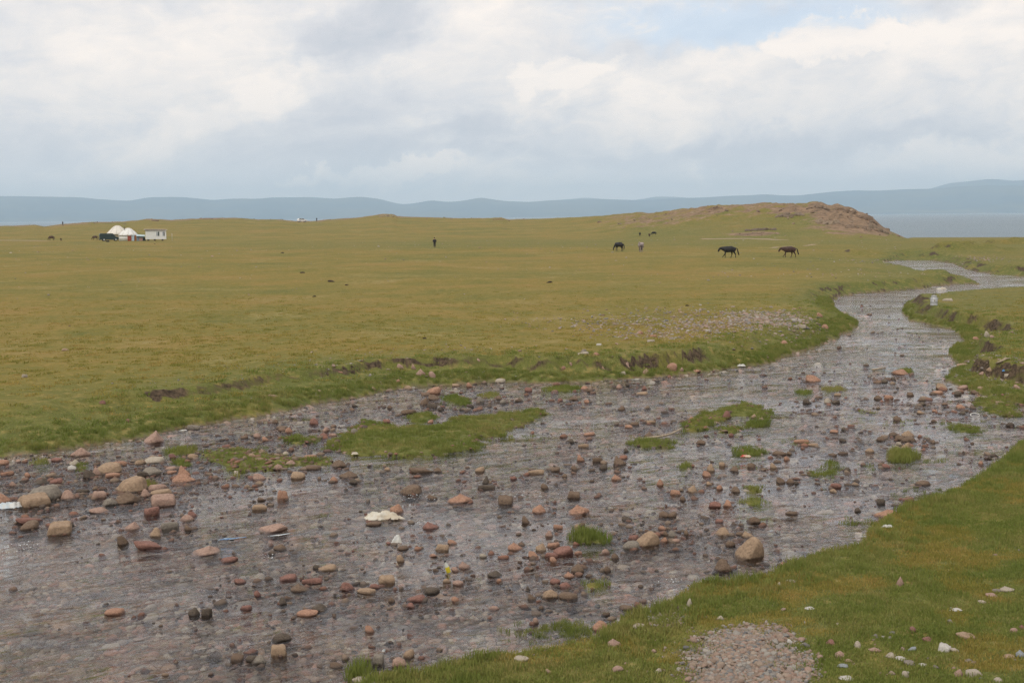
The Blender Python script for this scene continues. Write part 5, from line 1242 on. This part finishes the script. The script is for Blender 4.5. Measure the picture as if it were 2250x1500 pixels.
suv = vehicle('car', [(-2.1, .40), (2.1, .40), (2.15, .75), (2.0, .98), (1.05, 1.10), (.45, 1.62), (-1.7, 1.66), (-2.1, 1.15)], ((1.02, 1.13), (.52, 1.56)), .88, (-1.3, 1.35), .36, P_WHT,
   [[(.80, 1.12), (.40, 1.52), (-.5, 1.54), (-.5, 1.12)], [(-.6, 1.12), (-.6, 1.54), (-1.6, 1.54), (-1.85, 1.15)]], (2.08, .82))
place(suv, 664, 488.0, PI*.12, 1.0, 'white off-road car parked on the ridge crest', 'car')
FELT = simple('felt_white', (.66, .62, .55), .95, vary=.08, scale=1.5, bumps=.5, bdist=.03); FELT2 = simple('felt_grey_white', (.70, .69, .66), .95, vary=.08, scale=1.5, bumps=.5, bdist=.03); ROPE = simple('rope', (.40, .36, .28), .9); REDC = simple('red_door_cloth', (.33, .06, .035), .9); ORG = simple('orange_cloth', (.45, .15, .04), .9); BLUC = simple('pale_blue_panel', (.50, .62, .70), .8); MET = simple('stove_pipe', (.05, .045, .04), .6); REED = simple('reed_screen', (.38, .33, .22), .9, vary=.3, scale=12)
def yurt(felt, r_, hw_, ht_, door=True):
    root = empty('yurt', (0, 0, 0))
    bm = bmesh.new(); lathe(bm, [(r_*1.0, 0), (r_*1.02, hw_*.5), (r_*1.0, hw_)], 36); bm_obj('wall', bm, REED if not door else felt, root, True)
    bm = bmesh.new(); lathe(bm, [(r_*1.06, hw_-.12), (r_*1.05, hw_+.05), (r_*.86, hw_+(ht_-hw_)*.28), (r_*.62, hw_+(ht_-hw_)*.58), (r_*.40, hw_+(ht_-hw_)*.82), (r_*.26, hw_+(ht_-hw_)*.93), (r_*.2, hw_+(ht_-hw_)*.95)], 36); bm_obj('roof', bm, felt, root, True)
    bm = bmesh.new(); lathe(bm, [(r_*.27, hw_+(ht_-hw_)*.92), (r_*.22, ht_-.04), (r_*.1, ht_), (.001, ht_+.02)], 24); bm_obj('crown_cover', bm, felt, root, True)
    for z_, rr in ((hw_*.4, 1.03), (hw_*.85, 1.075)):
        bm = bmesh.new(); lathe(bm, [(r_*rr, z_-.03), (r_*(rr+.012), z_), (r_*rr, z_+.03)], 36); bm_obj('rope_band', bm, ROPE, root, True)
    for k_ in range(10):
        a_ = k_*2*PI/10+.2; c_, s_ = math.cos(a_), math.sin(a_)
        tube('roof_rope', [(r_*1.075*c_, r_*1.075*s_, hw_), (r_*.885*c_, r_*.885*s_, hw_+(ht_-hw_)*.29+.03), (r_*.64*c_, r_*.64*s_, hw_+(ht_-hw_)*.59+.03), (r_*.30*c_, r_*.30*s_, hw_+(ht_-hw_)*.92+.03)], [.02]*4, ROPE, root, 5)
    if door:
        bm = bmesh.new(); box(bm, (0, -r_*1.01, .78), (.78, .10, 1.55), .02); d_ = bm_obj('door', bm, REDC, root)
        for s_ in (-1, 1):
            bm = bmesh.new(); box(bm, (s_*.43, -r_*1.02, .80), (.07, .14, 1.62), .01); bm_obj('door_post', bm, ORG, d_)
    return root
place(yurt(FELT, 2.75, 1.55, 3.75, False), 259, 526.6, 0, 1.0, 'larger cream felt yurt partly behind the green van', 'yurt', 'white felt yurts of the camp')
y2 = place(yurt(FELT2, 2.35, 1.50, 3.25), 282.5, 529, .1, 1.0, 'smaller white yurt with red door and thin chimney', 'yurt', 'white felt yurts of the camp')
tube('stove_pipe', [(-1.0, -.6, 2.2), (-1.0, -.6, 3.5), (-.9, -.6, 3.62)], [.07, .07, .09], MET, y2)
o = None
bm = bmesh.new(); box(bm, (0, 0, .75), (.85, .06, 1.5), .01); o = bm_obj('cloth_panel', bm, BLUC, y2); o.location = (.75, -2.30, 0)
bm = bmesh.new(); box(bm, (0, 0, .68), (.60, .06, 1.36), .01); o = bm_obj('cloth_panel', bm, ORG, y2); o.location = (1.50, -2.10, 0)
WBRD = simple('white_board', (.70, .70, .69), .7, vary=.05); SHB = simple('shed_grey_blue', (.20, .24, .27), .8); SHR = simple('shed_roof_blue', (.46, .58, .62), .6); RFP = simple('roof_sheet_pinkish', (.62, .52, .50), .6); RFD = simple('fascia_dark', (.06, .04, .035), .8); CURT = simple('window_curtain', (.33, .36, .40), .5, vary=.3, scale=9); WOD = simple('planks_grey', (.25, .20, .17), .9, vary=.3); PNK = simple('pink_cloth', (.45, .26, .22), .9)
sh = empty('shed', (0, 0, 0))
bm = bmesh.new(); prism(bm, [(-.95, 0), (.95, 0), (.95, 1.15), (-.95, 1.35)], -.6, .7); bm_obj('wall', bm, SHB, sh)
bm = bmesh.new(); box(bm, (0, .02, 1.38), (2.15, 1.75, .10), .01); r_ = bm_obj('roof', bm, SHR, sh); r_.rotation_euler = (.18, .06, 0)
bm = bmesh.new(); box(bm, (.15, -.63, .45), (.8, .06, .8)); bm_obj('hatch', bm, PNK, sh)
place(sh, 308.5, 529.2, 0, 1.0, 'low grey blue shed with pale blue roof between yurt and hut', 'shed')
bm = bmesh.new(); prism(bm, [(-.5, 0), (-.05, 1.25), (.1, 1.25), (.55, 0)], -.03, .03); bm2 = bm_obj('board', bm, CL_BLK); place(bm2, 316.8, 529.4, .3, .9, 'dark board leaning in the gap left of the white hut', 'board')
hut = empty('site_hut', (0, 0, 0))
HW, HD, HH = 5.0, 2.4, 2.35
bm = bmesh.new(); box(bm, (0, 0, .38+HH/2), (HW, HD, HH)); bm_obj('wall', bm, WBRD, hut)
for k_ in range(1, 10):
    bm = bmesh.new(); box(bm, (-HW/2+k_*HW/10, -HD/2-.012, .38+HH/2), (.04, .024, HH-.1)); bm_obj('batten', bm, WBRD, hut)
bm = bmesh.new(); box(bm, (-.1, -.05, .38+HH+.10), (HW+.7, HD+.6, .10), .01); rf_ = bm_obj('roof', bm, RFP, hut); rf_.rotation_euler = (0, .02, 0)
bm = bmesh.new(); box(bm, (-.1, -HD/2-.10, .38+HH-.02), (HW+.2, .05, .16)); bm_obj('fascia', bm, RFD, hut)
for x, w_, m_ in ((.55, .8, CURT), (1.95, .6, CURT)):
    bm = bmesh.new(); box(bm, (x, -HD/2-.02, 1.75), (w_, .05, 1.2)); f_ = bm_obj('window', bm, P_WHT, hut)
    for s_ in (-1, 1):
        bm = bmesh.new(); box(bm, (x+s_*w_*.235, -HD/2-.05, 1.75), (w_*.40, .03, 1.08)); bm_obj('pane', bm, m_ if s_ < 0 else GLS, f_)
bm = bmesh.new(); box(bm, (-HW/2-.012, -.1, 1.3), (.03, .8, 1.85)); bm_obj('door', bm, WOD, hut)
for x in (-1.9, -.3, 1.6):
    bm = bmesh.new(); box(bm, (x, 0, .18), (.35, HD-.4, .40)); bm_obj('support_block', bm, RFD, hut)
place(hut, 343, 528.8, -.06, 1.0, 'white boxy site hut with overhanging roof and two windows', 'site hut')
bm = bmesh.new(); lathe(bm, [(.05, 0), (.05, 1.8), (.04, 1.82)], 10); o = bm_obj('post', bm, CL_WHT, None, True); place(o, 378.3, 529, 0, 1.0, 'thin pale post standing in the grass right of the white hut', 'post')
bm = bmesh.new(); box(bm, (0, 0, .08), (.5, .35, .22), .05); o = bm_obj('stool', bm, PNK)
bpy.data.objects.remove(o)

# ------------------------------------------------------------------ milk can
ALU = simple('aluminium', (.40, .40, .40), .5, metal=.25, vary=.12, scale=8, bumps=.3, bdist=.01)
mc = empty('milk_can', (0, 0, 0))
bm = bmesh.new(); lathe(bm, [(.17, 0), (.19, .02), (.19, .05), (.185, .06), (.185, .20), (.19, .21), (.185, .22), (.185, .36), (.17, .41), (.125, .46), (.12, .49)], 32); bm_obj('body', bm, ALU, mc, True)
bm = bmesh.new(); lathe(bm, [(.125, .48), (.15, .49), (.15, .52), (.12, .54), (.02, .55)], 32); l_ = bm_obj('lid', bm, ALU, mc, True)
tube('handle', [(-.09, 0, .55), (-.08, 0, .60), (.08, 0, .60), (.09, 0, .55)], [.014]*4, PLS, l_)
for s_ in (-1, 1): tube('side_handle', [(s_*.16, 0, .42), (s_*.24, 0, .43), (s_*.24, 0, .34), (s_*.185, 0, .31)], [.012]*4, ALU, mc)
bm = bmesh.new(); box(bm, (.03, -.186, .27), (.05, .012, .07), .004); bm_obj('stain_patch', bm, simple('dirt_mark', (.25, .21, .14), .9), mc)
place(mc, 2052, 671, 0, 1.12, 'aluminium milk can with side handles standing on the right bank lawn', 'milk can')

# ------------------------------------------------------------------ rags, plastic, driftwood and other litter
def plastic(name, c1, c2=None, rough=.45, sc_=5, bal=.5):
    m, b, p, out = mat(name); co = b.n('ShaderNodeTexCoord').outputs['Object']
    n = b.noise(co, sc_, 4, .6); b.link(b.mix(b.rng(n, bal-.06, bal+.06), c1, c2 or c1), p.inputs['Base Color']); p.inputs['Roughness'].default_value = rough
    tl = b.n('ShaderNodeBsdfTranslucent'); b.link(b.mix(b.rng(n, bal-.06, bal+.06), c1, c2 or c1), tl.inputs[0]); mx = b.n('ShaderNodeMixShader'); mx.inputs[0].default_value = .25
    b.link(p.outputs[0], mx.inputs[1]); b.link(tl.outputs[0], mx.inputs[2]); b.link(mx.outputs[0], out.inputs[0]); return m
PL_W = plastic('plastic_white', (.74, .74, .71), (.62, .60, .54)); CT_W = plastic('cotton_cream', (.72, .68, .58), (.60, .52, .40), .9); PL_B = plastic('plastic_blue', (.10, .22, .42), (.45, .55, .62), sc_=9, bal=.5); PL_R = plastic('wrapper_red', (.60, .08, .06), (.70, .62, .45), sc_=14); PL_C = plastic('plastic_pale_blue', (.62, .70, .74), (.70, .70, .67))
def crumple(name, m, outline, hmax, seed, lab, cat, px, py, wpx, folds=2.4, zoff=0.0, group=None, rz=0.0, n=34):
    """a creased sheet: outline = list of (x, y) in units of its half width, pushed up in folds"""
    h_ = hit(px, py)[0]; dist = math.sqrt(h_[0]**2+h_[1]**2+25); k = dist/F; w_ = wpx*k/2
    u, v = np.meshgrid(np.linspace(-1.1, 1.1, n), np.linspace(-1.1, 1.1, n)); ol = np.array(outline, float)
    d_ = seg_info(u, v, ol)[0]; d_ += .10*fbm(u*3+seed, v*3, 2, seed)
    cr = 1-np.abs(fbm(u*folds+seed*1.3, v*folds-seed, 3, seed))*2.2
    z_ = hmax*(.30+.70*np.clip(cr, 0, 1))*ss(-d_, -.02, .35)
    inside = d_ < .02; idx_ = -np.ones(u.shape, int); Fs = []
    q = inside[:-1, :-1] & inside[1:, :-1] & inside[1:, 1:] & inside[:-1, 1:]
    V_ = np.c_[(u*w_).ravel(), (v*w_).ravel(), z_.ravel()]
    ii = np.argwhere(q); Fq = np.stack([ii[:, 0]*n+ii[:, 1], ii[:, 0]*n+ii[:, 1]+1, (ii[:, 0]+1)*n+ii[:, 1]+1, (ii[:, 0]+1)*n+ii[:, 1]], -1)
    us_, inv_ = np.unique(Fq, return_inverse=True); V_ = V_[us_]; Fq = inv_.reshape(-1, 4)
    V_[:, 2] *= .5
    m_ = len(V_); o = mesh_np(name, np.vstack([V_, V_-[0, 0, .006]]), np.vstack([Fq, Fq[:, ::-1]+m_]).astype(np.int32), m)
    o.location = (h_[0], h_[1], h_[2]+zoff); o.rotation_euler = (0, 0, rz-math.atan2(h_[0], h_[1])); tag(o, lab, cat, group); return o
crumple('rag', CT_W, [(-1, .1), (-.8, .55), (-.1, .75), (.45, .7), (.6, .35), (1, -.35), (.5, -.5), (.1, -.3), (-.2, -.55), (-.8, -.45)], .26, 3, 'white crumpled cloth rag draped over stones in the stream', 'rag', 845, 1140, 92, 2.0, .03)
crumple('plastic_scrap', PL_W, [(-1, -.5), (-.2, .2), (.5, .9), (.8, .4), (.9, -.5)], .30, 5, 'torn white plastic sticking up in front of the white rag', 'plastic scrap', 871, 1190, 28, 1.4, .0)
crumple('plastic_bag', PL_C, [(-1, -.6), (-.9, .1), (-.3, .5), (.2, .3), (.9, .2), (1, -.3), (.3, -.7)], .22, 8, 'pale torn plastic bag caught below the left edge boulders', 'plastic bag', 22, 1113, 60, 2.2, .01)
crumple('plastic_strip', PL_B, [(-1, -.1), (-.5, .3), (.1, .25), (1, .35), (1, .2), (.1, -.1), (-.4, -.3)], .05, 11, 'blue plastic strip trailing in the water beside a pink wedge stone', 'plastic strip', 510, 1184, 62, 2.0, .012)
crumple('plastic_strip', PL_C, [(-1, -.2), (-.3, 0), (.4, .3), (1, .5), (.6, .1), (0, -.2)], .03, 12, 'pale blue plastic film drifting in front of the pinkish flat stone', 'plastic strip', 612, 1176, 60, 2.0, .012)
crumple('plastic_scrap', PL_W, [(-1, -.4), (-.2, .4), (.9, .5), (.8, -.2), (0, -.5)], .05, 13, 'white scrap at the foot of the left grass bank', 'plastic scrap', 402, 946, 20, 1.5, .01)
crumple('wrapper', PL_R, [(-1, -.4), (-.6, .4), (.2, .5), (1, .3), (.9, -.4), (.1, -.5)], .10, 15, 'red and cream food wrapper stuck on a grass patch', 'wrapper', 1638, 1004, 25, 2.6, .02)
crumple('bag', PL_W, [(-1, -.3), (-.7, .4), (.4, .5), (1, .4), (.9, -.3), (0, -.45)], .17, 17, 'white filled bag lying below the earth scarp on the left bank', 'bag', 1626, 804, 25, 1.2, .0)
crumple('cloth_bundle', CT_W, [(-1, -.4), (-.3, .3), (.3, .5), (.8, .3), (1, -.2), (.2, -.5)], .34, 19, 'white cloth heap in the far stream beyond the milk can', 'cloth bundle', 2068, 635, 25, 1.0, .0)
crumple('plastic_strip', PL_W, [(-1, -.08), (-.3, .10), (.3, .05), (1, .14), (1, -.02), (.2, -.10), (-.5, -.14)], .05, 21, 'long white plastic strip under the left bank scarp', 'plastic strip', 1403, 834, 58, 2.0, .01)
crumple('foam_lump', CT_W, [(-1, -.5), (-.8, .4), (-.1, .7), (.7, .6), (1, -.2), (.3, -.6)], .10, 23, 'small white foam lump at the near edge of the big grass island', 'foam lump', 780, 1001, 16, 3.0, .05)
crumple('plastic_scrap', PL_C, [(-.8, -.7), (-.3, .2), (.7, .9), (.6, 0), (.1, -.8)], .07, 25, 'tiny white scrap in the pebbly water near the bottom edge', 'plastic scrap', 843, 1432, 10, 1.5, .02)
crumple('plastic_scrap', plastic('plastic_bright_blue', (.10, .30, .62)), [(-.8, -.7), (-.6, .6), (.5, .8), (.8, -.4)], .12, 27, 'bright blue scrap on the stony right bank terrace', 'plastic scrap', 2205, 815, 8, 1.2, .0)
crumple('plastic_scrap', PL_W, [(-1, -.5), (-.4, .4), (.7, .5), (1, -.3), (0, -.6)], .08, 29, 'white plastic lying at the water edge right of the orange boulder', 'plastic scrap', 1950, 1157, 28, 2.5, .01)
BARK = simple('driftwood', (.36, .29, .21), .9, vary=.25, scale=14)
def stick(name, pts_, r0_, r1_, lab, cat):
    hs = hit([p_[0] for p_ in pts_], [p_[1] for p_ in pts_]); c = hs[0, :3].copy(); L_ = []
    for h_, p_ in zip(hs, pts_): L_.append(Vector((h_[0]-c[0], h_[1]-c[1], h_[2]-c[2]+p_[2])))
    n_ = len(L_); rs = [r0_+(r1_-r0_)*i/(n_-1) for i in range(n_)]
    o = tube(name, L_, rs, BARK); o.location = c; tag(o, lab, cat)
stick('branch', [(1406, 967, .02), (1430, 965, .05), (1452, 963, .06), (1475, 958, .07), (1490, 952, .09), (1499, 947, .10)], .045, .02, 'pale curved driftwood branch resting on a grass patch in midstream', 'branch')
stick('stick', [(2190, 800, .03), (2200, 796, .05), (2210, 792, .07), (2220, 790, .05)], .05, .025, 'pale bare stick lying on the right bank terrace', 'stick')
stick('stick', [(1964, 985, .10), (1975, 989, .09), (1988, 991, .05)], .012, .008, 'thin twig lying across the brown stone heap', 'stick')
stick('stick', [(1918, 815, .05), (1930, 813, .05), (1945, 810, .04)], .05, .03, 'pale stick in the far stream left of the orange stone', 'stick')
bt = empty('bottle', (0, 0, 0))
BTL = simple('bottle_plastic', (.55, .56, .50), .1, bumps=0, spec=.6); YEL = simple('label_yellow', (.62, .50, .03), .5)
bm = bmesh.new(); lathe(bm, [(.028, 0), (.034, .01), (.034, .14), (.014, .19), (.013, .205)], 16); bm_obj('body', bm, BTL, bt, True)
bm = bmesh.new(); lathe(bm, [(.0345, .02), (.036, .03), (.036, .11), (.0345, .12)], 16); bm_obj('label_band', bm, YEL, bt, True)
bm = bmesh.new(); lathe(bm, [(.015, .205), (.015, .225), (.01, .23)], 12); bm_obj('cap', bm, PLS, bt, True)
place(bt, 987, 1258, 0, 1.1, 'small bottle with yellow label standing tilted in the stream', 'bottle'); bt.rotation_euler = (.1, -.3, 0)
bm = bmesh.new(); ri = bmesh.ops.create_cone
tp = [(.14*math.cos(a_), .10*math.sin(a_), .02) for a_ in np.linspace(0, 2*PI*.93, 16)]
bm.free(); o = tube('ring', tp, [.014]*16, CL_WHT); h_ = hit(2142, 914)[0]; o.location = (h_[0], h_[1], h_[2]+.02); o.rotation_euler = (.5, 0, 0); tag(o, 'pale ring of cord or hose near the sparse reed patch', 'ring')
# mole heaps and droppings on the meadow
DIRT = simple('dark_earth', (.045, .028, .02), 1.0, vary=.3, scale=9, bumps=1, bdist=.1)
for px, py, w_, lab in [(665, 600, 12, 'dark earth mound left of the meadow middle, farther than its neighbours'), (690, 652, 10, 'dark earth mound with flat top, nearest of the left meadow group'), (728, 619, 16, 'wide brown earth mound of the left meadow group'), (762, 627, 9, 'small brown earth mound right of the wide one'),
    (620, 556, 8, 'small dark mound in the far meadow behind the left group'), (1207, 621, 14, 'dark mound in the middle meadow below the grazing horses'), (1510, 672, 10, 'dark earth mound beside the far gravel bar'), (933, 744, 10, 'brown mound on the near left meadow'), (340, 536, 4, 'tiny dark mound below the white hut')]:
    h_ = hit(px, py)[0]; k = h_[3]/F; V_, F_ = stone_shape(int(px), 'angular', 3); V_ = V_*np.array([w_*k/2, w_*k*.35, w_*k*.22]); V_ *= (1+.2*n3(V_, px, 6/(w_*k)))[:, None]
    o = mesh_np('earth_mound', V_, F_.astype(np.int32), DIRT); o.location = (h_[0], h_[1], h_[2]+.02); tag(o, lab, 'earth mound', 'earth mounds on the meadow')
# flecks of white water where the stream breaks over stones
FOAM = simple('white_water', (.85, .87, .88), .4, bumps=0)
bm = bmesh.new(); bmesh.ops.create_icosphere(bm, subdivisions=1, radius=1); fo = bm_obj('bubble', bm, FOAM, None, True); C.objects.unlink(fo)
q = []
for px, py, sx, sy, nn in [(925, 1092, .22, .22, 90), (15, 1212, .22, .5, 90), (1160, 1086, .25, .25, 60), (920, 1148, .15, .2, 40), (1300, 925, .5, .3, 30), (30, 1008, .2, .3, 40), (1480, 1273, .12, .1, 20), (1860, 1060, .2, .2, 15), (590, 1222, .1, .15, 20)]:
    q.append(on_plane(px, py, ZW)+rng.normal(0, 1, (nn, 2))*[sx, sy])
q = np.vstack(q); q = q[::2]; s = rng.uniform(.003, .010, len(q)); scatter('white_water', np.c_[q, np.full(len(q), ZW+.01)], np.c_[s*1.8, s, s*.8], rots(len(q)), [fo])
